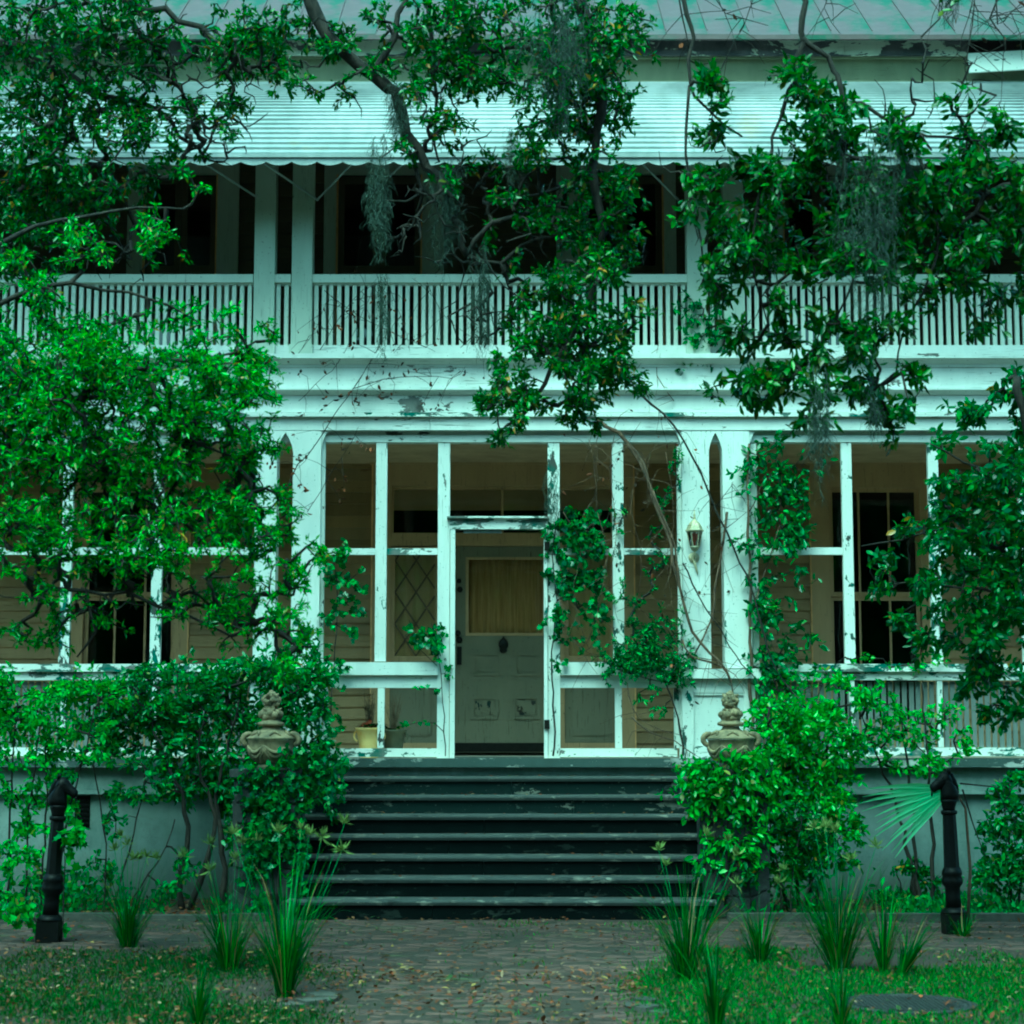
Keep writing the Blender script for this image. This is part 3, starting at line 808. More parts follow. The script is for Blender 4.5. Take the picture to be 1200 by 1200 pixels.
for (A, B, c, d), (oa, ob) in zip(uh, ((168, 255), (394, 495), (677, 778), (917, 1004))):
    a, b = X(oa, 270, UY), X(ob, 270, UY)
    w = hp('balcony_door', MB().box(A, B, UY - .05, UY + .02, d - .2, d), M['upper_white'])
    hp('casing', MB().box(A, a, UY - .05, UY + .02, zB, d - .201), M['upper_white'], w)
    hp('casing', MB().box(b, B, UY - .05, UY + .02, zB, d - .201), M['upper_white'], w)
    hp('casing_edge', MB().box(a, a + .02, UY - .03, UY + .03, zB, d - .202), M['casing_edge'], w)
    hp('casing_edge', MB().box(b - .02, b, UY - .03, UY + .03, zB, d - .202), M['casing_edge'], w)
    xm = (a + b) / 2
    fr = MB()
    for u0, u1 in ((a + .021, xm - .003), (xm + .003, b - .021)):
        fr.box(u0, u0 + .07, UY + .03, UY + .06, zB + .01, d - .205).box(u1 - .07, u1, UY + .03, UY + .06, zB + .01, d - .205)
        for zz in (zB + .01, zB + .9, zB + 1.5, d - .30): fr.box(u0 + .07, u1 - .07, UY + .031, UY + .059, zz, zz + .09)
    hp('door_leaf', fr, M['siding_up'], w)
    for u0, u1 in ((a + .091, xm - .073), (xm + .073, b - .091)):
        hp('pane', MB().box(u0, u1, UY + .044, UY + .048, zB + .1, d - .3), M['glass'], w)
hp('balcony_ceiling', MB().box(XL, XR, 0.125, UY + .02, 8.34, 8.40), M['ceiling'])

# eaves, frieze, awning, roof
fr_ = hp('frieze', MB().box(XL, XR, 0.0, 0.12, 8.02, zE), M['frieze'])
hp('frieze_moulding', MB().box(XL, XR, -0.05, -0.002, Z(98, -.05), Z(94.5, -.05)), M['frieze'], fr_)
hp('bed_mould', MB().box(XL, X(1134, 60), -0.045, -0.002, Z(68, -.04), Z(64.5, -.04)), M['frieze'], fr_)
EY = -0.30
ez = Z(40, EY)
x = XL; xend = X(1134, 50, -.12)
while x < xend:
    w = min(rnd(2.2, 3.4), xend - x)
    hp('eaves_board', MB().box(x, x + w - .005, -0.12, -0.09, Z(64.8, -.12), Z(42, -.12)), M['fascia'], fr_); x += w
hp('eaves_board', MB().box(X(1260, 50), XR, -0.12, -0.09, Z(64.8, -.12), Z(42, -.12)), M['fascia'], fr_)
p = at(1136, 85, -.16)
lo = MB().box(p.x, p.x + 1.1, -0.17, -0.14, p.z, p.z + .20)
lo.rotate(math.radians(-3.2), 'Y', (p.x, -.15, p.z))
hp('loose_board', lo, M['peel_x'], fr_)
hp('drip_edge', MB().box(XL - .1, XR + .1, EY - .01, EY + .03, ez - .055, ez - .012), M['roof'], fr_)
PITCH = math.radians(36)
# roof panels with standing seams
rp = None; pw = 0.42; RL = 3.6
n = int((XR - XL + .2) / pw) + 1
pm = MB()
pm.prism_yz([(EY, ez - .012), (EY + RL * math.cos(PITCH), ez - .012 + RL * math.sin(PITCH)), (EY + RL * math.cos(PITCH), ez + RL * math.sin(PITCH)), (EY, ez)], 0.0, pw - .002)
pm.prism_yz([(EY + .10, ez + .06), (EY + RL * math.cos(PITCH), ez + RL * math.sin(PITCH)), (EY + RL * math.cos(PITCH), ez + .014 + RL * math.sin(PITCH)), (EY + .10, ez + .087)], 0.002, .012)
pmesh = pm.mesh('roof_panel', M['roof'])
roof = hp('roof', MB().box(XL, XR, EY + RL * math.cos(PITCH) - .1, EY + RL * math.cos(PITCH) + .2, ez + RL * math.sin(PITCH) + .031, ez + RL * math.sin(PITCH) + .1), M['roof'])
for i in range(n):
    o = link('roof_panel', pmesh, roof); o.location = (XL - .1 + i * pw, 0, rnd(-.006, .006))
hp('roof_back', MB().add([(XL, EY + RL * math.cos(PITCH), ez + RL * math.sin(PITCH)), (XR, EY + RL * math.cos(PITCH), ez + RL * math.sin(PITCH)), (XR, 6.5, 8.4), (XL, 6.5, 8.4)], [(0, 1, 2, 3)]), M['roof'], roof)
# body of the house: sides, back, rooms
body = hp('side_wall', MB().box(XL - .15, XL - .001, 0.01, 6.5, 0, 8.6), M['siding'])
hp('side_wall', MB().box(XR + .001, XR + .15, 0.01, 6.5, 0, 8.6), M['siding'])
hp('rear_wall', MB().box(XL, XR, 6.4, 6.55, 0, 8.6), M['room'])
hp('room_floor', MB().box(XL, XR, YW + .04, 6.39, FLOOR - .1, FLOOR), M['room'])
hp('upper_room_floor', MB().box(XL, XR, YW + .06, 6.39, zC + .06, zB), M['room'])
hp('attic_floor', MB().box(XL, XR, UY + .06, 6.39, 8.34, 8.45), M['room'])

# aluminium awning
AY0, AZ0 = -0.07, Z(99, -.07)
AY1 = -1.05; AZ1 = Z(181, AY1)
prof = []
NR = 24
for i in range(NR + 1):
    t = i / NR
    y = AY0 + (AY1 - AY0) * t; z = AZ0 + (AZ1 - AZ0) * (t - .10 * math.sin(math.pi * t))
    z += .06 * math.sin(math.pi * t)
    prof.append((y, z)); 
    if i < NR:
        t2 = (i + .82) / NR
        prof.append((AY0 + (AY1 - AY0) * t2 - .014, AZ0 + (AZ1 - AZ0) * (t2 - .10 * math.sin(math.pi * t2)) + .06 * math.sin(math.pi * t2) + .010))
aw = hp('awning', MB().box(XL, XR, AY0 + .001, AY0 + .05, AZ0 - .03, AZ0 + .03), M['awning'])
x = XL
while x < XR:
    w = min(2.44, XR - x); o = rnd(-.004, .004)
    v = [(x, y, z + o) for y, z in prof] + [(x + w - .004, y, z + o) for y, z in prof]
    k = len(prof)
    hp('awning_panel', MB().add(v, [(i, i + 1, i + 1 + k, i + k) for i in range(k - 1)]), M['awning'], aw); x += w
hp('front_bar', MB().box(XL, XR, AY1 - .03, AY1 + .02, AZ1 - .035, AZ1 + .002), M['awning'], aw)
v = []; fcs = []
per = 0.245; nx = int((XR - XL) / (per / 8)); zt = AZ1 - .036; zv = Z(194, AY1)
for i in range(nx + 1):
    xx = XL + i * per / 8
    v += [(xx, AY1 - .006, zt), (xx, AY1 - .010, zv + .035 - .035 * abs(math.sin(math.pi * (xx - XL) / per)) ** .8)]
for i in range(nx): fcs.append((2*i+1, 2*i+3, 2*i+2, 2*i))
hp('valance', MB().add(v, fcs), M['awning'], aw)
for pxv, s in ((230, 1), (300, 1), (420, -1), (480, -1), (745, 1), (930, -1), (1080, 1)):
    p0 = at(pxv, 205, AY1 + .1); p1 = Vector((p0.x + .5 * s, 0.02, 7.0))
    hp('brace_rod', MB().tube([(p0.x, AY1 + .03, AZ1 - .02), p1], .011, 6), M['awning'], aw)
# ================================================================== FRONT STEPS
steps = thing('front_steps', 'wide dark painted wooden steps with worn edges up to the porch', 'steps', (CX, -1.2, 0))
X0, X1 = CX - STAIR_HW - .02, CX + STAIR_HW + .08
RISE = FLOOR / 8
hp_ = lambda n, mb, m: part(n, mb, m, steps)
for k in range(1, 8):
    zt = FLOOR - RISE * k; yn = -0.29 * k - 0.04
    a = rnd(-.004, .004)
    mb = MB().prism_yz([(yn, zt - .022), (yn + .010, zt - .046), (yn + .36, zt - .046), (yn + .36, zt), (yn + .016, zt), (yn + .003, zt - .008)], X0 - .03, X1 + .03)
    mb.rotate(rnd(-.002, .002), 'Y', (CX, yn, zt))
    hp_('tread', mb, M['tread'])
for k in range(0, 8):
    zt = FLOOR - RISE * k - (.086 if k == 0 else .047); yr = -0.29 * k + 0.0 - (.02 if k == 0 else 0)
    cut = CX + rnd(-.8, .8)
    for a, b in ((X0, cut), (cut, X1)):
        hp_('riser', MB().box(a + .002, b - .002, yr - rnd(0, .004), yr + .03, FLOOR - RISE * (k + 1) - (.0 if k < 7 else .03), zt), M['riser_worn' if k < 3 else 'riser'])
for xx in (X0 - .02, X1 + .0):                          # stringers
    pts = [(-.001, 0.0)]
    for k in range(1, 8):
        zk = FLOOR - RISE * k - .048; yk = -0.29 * (k - 1) + (.035 if k > 1 else -.001)
        pts += [(yk, zk), (-0.29 * k + .035, zk)]
    pts.append((-0.29 * 7 + .035, 0.0))
    hp_('stringer', MB().prism_yz(pts, xx, xx + .02), M['riser'])

# ================================================================== PEDESTALS AND URNS
def pedestal(pxc, label):
    Yc = -1.62; hw = .27; H = 1.22
    xc = at(pxc, 895, Yc).x
    t = thing('stone_pedestal', label, 'pedestal', (xc, Yc, 0), 'pedestals beside the steps')
    part('mortar_core', MB().box(xc - hw, xc + hw, Yc - hw, Yc + hw, -.05, H), M['mortar'], t)
    part('cap_stone', MB().box(xc - hw - .05, xc + hw + .05, Yc - hw - .05, Yc + hw + .05, H + .001, H + .07), M['stone'], t)
    def face(o, u, nrm):
        cols, rows = 3, 6
        gx = [[i / cols + (rnd(-.09, .09) if 0 < i < cols else 0) for i in range(cols + 1)] for _ in range(rows + 1)]
        gz = [[j / rows + (rnd(-.05, .05) if 0 < j < rows else 0) for j in range(rows + 1)] for _ in range(cols + 1)]
        P = lambda i, j: (gx[j][i], gz[i][j])
        for j in range(rows):
            i = 0
            while i < cols:
                span = 2 if (i < cols - 1 and random.random() < .3) else 1
                q = [P(i, j), P(i + span, j), P(i + span, j + 1), P(i, j + 1)]
                cx_, cz_ = sum(a for a, b in q) / 4, sum(b for a, b in q) / 4
                dep = rnd(.012, .03); vv = []
                for sc, d in ((.93, -.01), (.90, dep)):
                    for a, b in q:
                        a2, b2 = cx_ + (a - cx_) * sc, cz_ + (b - cz_) * (sc - .02)
                        vv.append(o + u * (a2 * 2 * hw) + Vector((0, 0, b2 * H)) + nrm * (d + rnd(-.004, .004)))
                part('stone', MB().add(vv, [(3,2,1,0),(4,5,6,7),(0,1,5,4),(1,2,6,5),(2,3,7,6),(3,0,4,7)]), M['stone'], t)
                i += span
    face(Vector((xc - hw, Yc - hw, 0)), Vector((1, 0, 0)), Vector((0, -1, 0)))
    face(Vector((xc + hw, Yc - hw, 0)), Vector((0, 1, 0)), Vector((1, 0, 0)))
    face(Vector((xc - hw, Yc + hw, 0)), Vector((0, -1, 0)), Vector((-1, 0, 0)))
    return xc, Yc, H + .072
def urn(xc, yc, z0, label, turn):
    t = thing('urn', label, 'urn', (xc, yc, z0), 'lidded stone urns')
    c = (xc, yc, z0)
    part('foot', MB().lathe([(.115, 0), (.115, .025), (.075, .04), (.055, .06), (.07, .08)], c, 20), M['urn'], t, True)
    bowl = MB().lathe([(.05, .045), (.105, .06), (.16, .095), (.192, .145), (.202, .185), (.206, .245), (.213, .25), (.213, .258)], c, 28)
    b = part('bowl', bowl, M['urn'], t, True)
    part('lid', MB().lathe([(.218, .260), (.220, .272), (.198, .285), (.16, .31), (.112, .335), (.085, .35), (.075, .375)], c, 28), M['urn'], t, True)
    part('collar', MB().lathe([(.09, .376), (.118, .385), (.122, .398), (.115, .412), (.09, .418), (.085, .43)], c, 22), M['urn'], t, True)
    for j in range(6):                                  # swags draped on the bowl
        a0 = j * math.pi / 3 + turn
        for s in range(3):
            pts = []
            for i in range(9):
                u = i / 8; a = a0 + u * math.pi / 3; sag = math.sin(u * math.pi)
                zz = .205 - sag * (.060 + .026 * s) - .016 * s; rr = np.interp(zz, [.045, .06, .095, .145, .185, .25], [.05, .105, .16, .192, .202, .21]) + .004
                pts.append((xc + rr * math.cos(a), yc + rr * math.sin(a), z0 + zz))
            part('swag', MB().tube(pts, [.007, .012, .015, .017, .018, .017, .015, .012, .007], 7), M['urn'], t, True)
        pts = []                                        # leaf scroll on the lid
        for i in range(7):
            u = i / 6; a = a0 + .25 + u * .5; zz = .288 + .03 * math.sin(u * math.pi); rr = .198 - .055 * math.sin(u * math.pi)
            pts.append((xc + rr * math.cos(a), yc + rr * math.sin(a), z0 + zz + .008))
        part('lid_leaf', MB().tube(pts, [.006, .012, .016, .018, .016, .012, .006], 7), M['urn'], t, True)
    for sg in (-1, 1):                                  # scrolled handles
        pts = [(xc + sg * (.188 + .062 * math.sin(u)), yc, z0 + .205 + .052 * (1 - math.cos(u))) for u in [i * math.pi / 8 * 1.15 for i in range(9)]]
        part('handle', MB().tube(pts, [.022, .023, .024, .026, .028, .028, .026, .022, .014], 9), M['urn'], t, True)
    # finial: clustered fruit and leaves
    fin = MB()
    for zz, rr, nn, sz in ((.455, .070, 12, .028), (.485, .082, 14, .030), (.515, .060, 11, .026), (.545, .040, 8, .022), (.575, .052, 10, .024), (.605, .060, 11, .026), (.635, .044, 9, .024), (.662, .022, 5, .022), (.675, .004, 2, .02)):
        for i in range(nn):
            a = 2 * math.pi * i / nn + zz * 31; s_ = sz * rnd(.6, 1.3)
            cc = (xc + rr * math.cos(a), yc + rr * math.sin(a), z0 + zz - s_ + rnd(-.010, .010))
            fin.lathe([(s_ * math.sin(q) + .001, s_ * (1 - math.cos(q))) for q in [i2 * math.pi / 6 for i2 in range(7)]], cc, 8)
    fin.lathe([(.085, .425), (.07, .46), (.05, .52), (.032, .545), (.045, .59), (.03, .63)], c, 12)
    for i in range(26):
        a = rnd(0, 6.28); zz = random.choice((.49, .51, .60, .62, .64)); rr = .09 if zz < .55 else .066
        q = Vector((xc + rr * .7 * math.cos(a), yc + rr * .7 * math.sin(a), z0 + zz - .02)); e = Vector((xc + rr * 1.12 * math.cos(a), yc + rr * 1.12 * math.sin(a), z0 + zz + rnd(.0, .03)))
        fin.tube([q, (q + e) / 2 + Vector((0, 0, .012)), e], [.014, .012, .005], 5)
    part('finial', fin, M['urn'], t, True)
p = pedestal(317, 'rough stone pedestal under the urn left of the steps')
urn(*p, 'lidded stone urn with swags on the pedestal left of the steps', .35)
p = pedestal(857, 'rough stone pedestal under the urn right of the steps')
urn(*p, 'lidded stone urn with swags on the pedestal right of the steps', .0)

# ================================================================== WALL LANTERN
lc = at(814, 630, -.17)
lan = thing('wall_lantern', 'faded brass wall lantern on the white column right of the door', 'lantern', (lc.x, -.07, lc.z))
lx, ly, lz = lc.x, -.17, lc.z
part('back_plate', MB().lathe([(.04, -.012), (.055, -.006), (.05, 0)], (0, 0, 0), 14).rotate(math.pi / 2, 'X', (0, 0, 0)), M['brass'], lan, True).location = (0, 0, 0)
bpz = lan.children[0]
for v in bpz.data.vertices: v.co = Vector((v.co.x + lx, v.co.y - .083, v.co.z + lz - .19))
part('arm', MB().tube([(lx, -.085, lz - .19), (lx, -.13, lz - .20), (lx, -.168, lz - .17), (lx, -.17, lz - .12)], .011, 8), M['brass'], lan, True)
part('tail', MB().tube([(lx, -.085, lz - .20), (lx + .01, -.10, lz - .26), (lx + .025, -.10, lz - .32), (lx + .035, -.09, lz - .36)], [.017, .014, .010, .004], 8), M['brass'], lan, True)
part('base_cup', MB().lathe([(.012, -.14), (.03, -.125), (.045, -.10), (.05, -.088)], (lx, ly, lz), 12), M['brass'], lan, True)
gl = MB(); r0, r1 = .048, .076
hexp = lambda r, z: [(lx + r * math.cos(i * math.pi / 3), ly + r * math.sin(i * math.pi / 3), lz + z) for i in range(6)]
gl.add(hexp(r0, -.086) + hexp(r1, .06), [(i, (i + 1) % 6, (i + 1) % 6 + 6, i + 6) for i in range(6)])
part('lantern_glass', gl, M['glass'], lan)
for i in range(6):
    a, b = hexp(r0, -.086)[i], hexp(r1, .06)[i]
    part('cage_bar', MB().tube([a, b], .005, 5), M['brass'], lan)
part('bulb', MB().lathe([(.012, -.08), (.014, -.04), (.03, -.01), (.034, .015), (.026, .04), (.008, .052)], (lx, ly, lz), 12), M['bulb'], lan, True)
part('cap', MB().lathe([(.088, .058), (.092, .07), (.08, .085), (.07, .115), (.045, .15), (.02, .172), (.012, .185)], (lx, ly, lz), 6), M['brass'], lan)
part('lantern_finial', MB().lathe([(.010, .184), (.016, .195), (.008, .21), (.013, .222), (.006, .24), (.003, .275)], (lx, ly, lz), 10), M['brass'], lan, True)

# ================================================================== POTS ON THE PORCH
def pot(px, Yp, r, h, m, name, label):
    b = at(px, 870, Yp); z0 = FLOOR + .002
    t = thing(name, label, 'flower pot', (b.x, Yp, z0), 'pots on the porch')
    k = r / .13
    part('pot', MB().lathe([(.085 * k, 0), (.09 * k, .01), (.105 * k, h * .5), (.128 * k, h - .03), (.14 * k, h - .022), (.14 * k, h), (.12 * k, h), (.115 * k, h - .04)], (b.x, Yp, z0), 24), M[m], t, True)
    for sg in (-1, 1):
        pts = [(b.x + sg * (.115 * k + .035 * math.sin(u)), Yp - .02, z0 + h * .72 - .05 * math.cos(u)) for u in [i * math.pi / 6 for i in range(7)]]
        part('handle', MB().tube(pts, .011, 7), M[m], t, True)
    part('soil', MB().lathe([(.118 * k, h - .03), (.06 * k, h - .02)], (b.x, Yp, z0), 16), M['soil'], t)
    tw = MB()
    for i in range(26):
        a, l = rnd(0, 6.28), rnd(.18, .42); s_ = rnd(.05, .30)
        p0 = Vector((b.x + rnd(-.03, .03), Yp + rnd(-.03, .03), z0 + h - .03)); p1 = p0 + Vector((math.cos(a) * s_ * l, math.sin(a) * s_ * l, l))
        tw.tube([p0, (p0 + p1) / 2 + Vector((rnd(-.02, .02), rnd(-.02, .02), .01)), p1], [.004, .003, .0015], 4)
        for _ in range(3):
            q = p0.lerp(p1, rnd(.4, .9)); tw.tube([q, q + Vector((rnd(-.06, .06), rnd(-.06, .06), rnd(.03, .09)))], [.002, .001], 3)
    part('dry_stems', tw, M['pale_twig'], t)
    return t, Vector((b.x, Yp, z0 + h))
def pot_leaves(t, c, n, pal):
    P = []; Fq = []; Cc = []
    for i in range(n):
        a = rnd(0, 6.28); ln = rnd(.12, .24); w = rnd(.012, .022); o = len(P); d = Vector((math.cos(a), math.sin(a), 0)); sd = Vector((-math.sin(a), math.cos(a), 0)) + Vector((.3, 0, 0)); cc = random.choice(pal)
        for k in range(5):
            u = k / 4; q = c + d * (.03 + ln * u * .8) + Vector((0, 0, ln * (.9 * u - .75 * u * u) - .02)); ww = w * math.sin(math.pi * min(.97, .12 + .85 * u))
            P += [tuple(q - sd * ww), tuple(q + sd * ww)]; Cc += [cc, cc]
        for k in range(4): Fq.append((o + 2*k, o + 2*k + 1, o + 2*k + 3, o + 2*k + 2))
    link('plant_leaves', np_mesh('plant_leaves', np.array(P), [np.array(Fq)], M['leaf'], np.array(Cc)), t)
pot1, pt1 = pot(433, .40, .135, .30, 'gold_pot', 'flower_pot', 'glossy gold pot with handles and dry stems inside the porch screen')
pot2, pt2 = pot(461, .62, .125, .28, 'grey_pot', 'flower_pot', 'dull grey green pot beside the gold pot on the porch')
pot_leaves(pot1, pt1, 22, [(.02, .06, .015), (.09, .04, .015), (.04, .025, .012)])
pot_leaves(pot2, pt2, 26, [(.015, .06, .015), (.02, .08, .02), (.25, .22, .12)])
for i in range(9):
    fl = MB(); c = pt1 + Vector((rnd(-.06, .07), -.05 + rnd(-.03, .02), rnd(.0, .06)))
    for j in range(6):
        a = j * math.pi / 3; d = Vector((math.cos(a), -.5, math.sin(a))).normalized() * .024; e = Vector((-math.sin(a), 0, math.cos(a))) * .012
        fl.add([c, c + d * .6 + e, c + d, c + d * .6 - e], [(0, 1, 2, 3)])
    part('blossom', fl, M['flower'], pot1)

# ================================================================== HITCHING POSTS
def hitching_post(base, H, face, lean, label, name='hitching_post'):
    t = thing(name, label, 'hitching post', tuple(base), 'cast iron hitching posts')
    bx, by, _ = base; k = H / 1.29; r = 1.0
    root = Matrix.Translation(base) @ Matrix.Rotation(lean, 4, 'Y')
    def put(nm, mb, sm=True):
        mb.v = [tuple(root @ (Vector(p) * k)) for p in mb.v]; part(nm, mb, M['iron'], t, sm)
    put('base_block', MB().box(-.088, .088, -.088, .088, -.05, .165), False)
    put('base_moulding', MB().lathe([(.10, .166), (.102, .18), (.085, .20), (.068, .215)], (0, 0, 0), 8, rot=math.pi / 8))
    put('lower_shaft', MB().lathe([(.066, .214), (.060, .30), (.062, .37), (.085, .40), (.088, .43), (.075, .46), (.084, .475), (.080, .50), (.066, .53)], (0, 0, 0), 10))
    put('shaft', MB().lathe([(.062, .53), (.060, .60), (.057, .80), (.052, .945)], (0, 0, 0), 8, rot=math.pi / 8), False)
    put('shaft_ring', MB().lathe([(.060, .945), (.066, .955), (.066, .972), (.058, .98)], (0, 0, 0), 14))
    put('neck_socket', MB().lathe([(.050, .98), (.052, 1.0), (.066, 1.045), (.070, 1.06), (.062, 1.066)], (0, 0, 0), 14))
    s = face
    Vx = lambda x, z, y=0: Vector((s * x, y, z))
    neck = [((-.005, 1.06), (.075, .0), .062), ((-.012, 1.11), (.074, .008), .060), ((-.015, 1.16), (.068, .03), .054), ((-.006, 1.205), (.060, .042), .048),
            ((.012, 1.238), (.046, .052), .044)]
    put('neck', MB().loft([(Vx(*c), Vx(*a), Vector((0, w, 0))) for c, a, w in neck], 12))
    head = [((-.030, 1.225), (.015, .045), .034), ((.0, 1.232), (.022, .060), .048), ((.036, 1.216), (.020, .056), .044), ((.068, 1.196), (.016, .045), .036),
            ((.098, 1.176), (.013, .037), .032), ((.118, 1.162), (.013, .037), .034), ((.134, 1.152), (.010, .030), .028), ((.141, 1.148), (.005, .014), .013)]
    put('head', MB().loft([(Vx(*c), Vx(*a), Vector((0, w, 0))) for c, a, w in head], 12))
    for sy in (-1, 1):
        put('ear', MB().loft([(Vx(-.012, 1.27, sy * .026), Vx(.014, 0), Vector((0, .010, 0))), (Vx(-.012, 1.295, sy * .030), Vx(.010, 0), Vector((0, .008, 0))), (Vx(-.008, 1.318, sy * .030), Vx(.002, 0), Vector((0, .002, 0)))], 8))
        put('eye', MB().lathe([(.001, -.009), (.008, -.005), (.010, 0), (.008, .005), (.001, .009)], Vx(.045, 1.238, sy * .036), 8))
    mane = []
    for i in range(9):
        u = i / 8; c = Vector((0, 0, 0)); xx = -.022 - .044 * math.sin(u * 2.4) ; zz = 1.275 - u * .20
        mane.append((Vx(xx, zz), Vx(.026 - .006 * (i % 2), .006), Vector((0, .016, 0))))
    put('mane', MB().loft(mane, 8))
    ring = [Vx(.136 + .0, 1.138) + Vector((0, .026 * math.cos(a), .026 * math.sin(a) - .02)) for a in [i * 2 * math.pi / 12 for i in range(13)]]
    put('ring', MB().tube(ring, .005, 6))
hitching_post(gp(57, 1104), 1.27, 1, math.radians(2.6), 'leaning black iron hitching post with horse head facing right, ivy around it')
hitching_post(gp(1119, 1095), 1.30, -1, math.radians(-1.2), 'upright black iron hitching post with horse head facing left by palm frond')

# ================================================================== MANHOLE COVER
mc = gp(1062, 1178)
mh = thing('manhole_cover', 'round ribbed iron cover set in the right lawn', 'manhole cover', (mc.x, mc.y, 0))
R = .355
part('rim', MB().lathe([(R + .05, .0), (R + .05, .012), (R + .01, .016), (R + .005, .0)], (mc.x, mc.y, 0), 40), M['cover'], mh)
part('plate', MB().lathe([(R, .0), (R, .010)], (mc.x, mc.y, 0), 40), M['cover'], mh)
rb = MB()
for i in range(-12, 13):
    xx = i * .0275; w = math.sqrt(max(0, (R - .03) ** 2 - xx ** 2))
    n = int(w / .0275)
    for j in range(-n, n + 1):
        y = j * .0275
        rb.box(mc.x + xx - .009, mc.x + xx + .009, mc.y + y - .009, mc.y + y + .009, .0105, .016)
tag(part('tread_studs', rb, M['cover'], mh), kind='stuff')
# ================================================================== PLANTS
CAMV = np.array([0, -CAM_D, CAM_H])
def nrm(a): return a / np.maximum(np.linalg.norm(a, axis=-1, keepdims=True), 1e-9)
# leaf outline: base, l1, l2, tip, r2, r1, m1, m2  -> (x across, y along, z up)
LEAF = np.array([(0, 0, 0), (-.40, .28, .06), (-.46, .62, .05), (0, 1, -.06), (.46, .62, .05), (.40, .28, .06), (0, .30, -.01), (0, .66, .0)])
LT = np.array([(0, 6, 1), (0, 5, 6), (2, 7, 3), (7, 4, 3)]); LQ = np.array([(1, 6, 7, 2), (6, 5, 4, 7)])
SMALL = np.array([(0, 0, 0), (-.5, .48, .10), (0, 1, -.05), (.5, .48, .10), (0, .5, -.02)])
SMT = np.array([(0, 4, 1), (0, 3, 4), (1, 4, 2), (4, 3, 2)])
# five-pointed ivy leaf
IVY = np.array([(0, 0, 0), (-.55, .10, .03), (-.34, .42, .02), (-.42, .72, .02), (-.12, .70, 0), (0, 1.05, -.04), (.12, .70, 0), (.42, .72, .02), (.34, .42, .02), (.55, .10, .03), (0, .4, -.03)])
IT = np.array([(10, i + 1, i) for i in range(9)] + [(10, 0, 9)])
SHAPES = {'leaf': (LEAF, LT, LQ), 'small': (SMALL, SMT, None), 'ivy': (IVY, IT, None)}

def leaves_mesh(name, P, D, N, L, W, C, mat, shape='leaf'):
    base, T, Q = SHAPES[shape]
    D = nrm(D); N = nrm(N - D * (N * D).sum(1, keepdims=True)); S_ = np.cross(D, N)
    n, m = len(P), len(base)
    V = P[:, None, :] + S_[:, None, :] * (base[None, :, 0, None] * W[:, None, None]) + D[:, None, :] * (base[None, :, 1, None] * L[:, None, None]) + N[:, None, :] * (base[None, :, 2, None] * L[:, None, None])
    off = (np.arange(n) * m)[:, None, None]
    fc = [(T[None] + off).reshape(-1, 3)]
    if Q is not None: fc.append((Q[None] + off).reshape(-1, 4))
    return np_mesh(name, V.reshape(-1, 3), fc, mat, np.repeat(C, m, axis=0))

def pick(pal, n, bright):
    """pal: list of (weight, rgb); bright shifts towards the young end of the palette"""
    cols = np.array([c for _, c in pal]); w = np.array([a for a, _ in pal], float); w /= w.sum()
    i = RNG.choice(len(pal), n, p=w)
    c = cols[i] * RNG.uniform(.7, 1.35, (n, 1)) * bright[:, None]
    return np.clip(c, 0, 1)

PAL_OAK = [(5, (.026, .092, .008)), (4, (.050, .160, .010)), (2.4, (.100, .280, .014)), (.5, (.13, .16, .02)), (.16, (.32, .18, .03))]
PAL_BOUGH = [(5, (.030, .092, .008)), (4, (.058, .160, .010)), (2, (.110, .270, .014)), (.6, (.12, .15, .02))]
PAL_BRIGHT = [(4, (.035, .145, .008)), (5, (.080, .280, .009)), (4, (.155, .450, .012)), (.5, (.20, .26, .02)), (.15, (.45, .28, .03))]
PAL_SHRUB = [(4, (.024, .110, .020)), (4, (.052, .205, .032)), (2, (.110, .36, .050)), (.4, (.16, .20, .03))]
PAL_LIME = [(3, (.050, .19, .018)), (5, (.105, .34, .024)), (2, (.19, .50, .035)), (.4, (.22, .24, .04))]
PAL_DARK = [(5, (.022, .095, .015)), (4, (.040, .160, .020)), (2, (.080, .27, .026)), (.15, (.42, .26, .03))]
PAL_IVY = [(4, (.020, .095, .022)), (4, (.042, .180, .035)), (2, (.09, .33, .05)), (.5, (.20, .42, .10))]

LEAFPROTO = {}
def leaf_proto(shape, mat, pal, key):
    if key in LEAFPROTO: return LEAFPROTO[key]
    base, T, Q = SHAPES[shape]; out = []
    for v in range(8):
        c = pick(pal, 1, np.array([1.05]))
        fc = [T] + ([Q] if Q is not None else [])
        out.append(np_mesh('leaf', base.copy(), fc, mat, np.repeat(c, len(base), axis=0)))
    LEAFPROTO[key] = out
    return out

def blob_points(blobs, Y, dY, per, larea, dens_=1.9, tuft=.20):
    """points spread through foliage masses; a mass is an ellipse seen from the walk, given real depth"""
    out = []
    for (px, py, rx, ry, cov, *yy) in blobs:
        Yb = yy[0] if yy else Y
        sc = F / (Yb + CAM_D)
        A = math.pi * rx * ry
        need = -math.log(1 - min(cov, .985)) * A * dens_
        n = max(2, int(need / (per * larea * sc * sc)))
        c = at(px, py, Yb)
        k = 0
        # clumps inside the mass, so that it has gaps and tufts
        nc = max(2, n // 9)
        cl = []
        while len(cl) < nc:
            q = RNG.uniform(-1, 1, 3)
            if (q ** 2).sum() <= 1: cl.append(q)
        cl = np.array(cl)
        q = cl[RNG.integers(0, nc, n)] + RNG.normal(0, tuft, (n, 3))
        out.append(np.array(c)[None] + q * np.array([rx / sc, dY, ry / sc])[None])
    return np.concatenate(out)

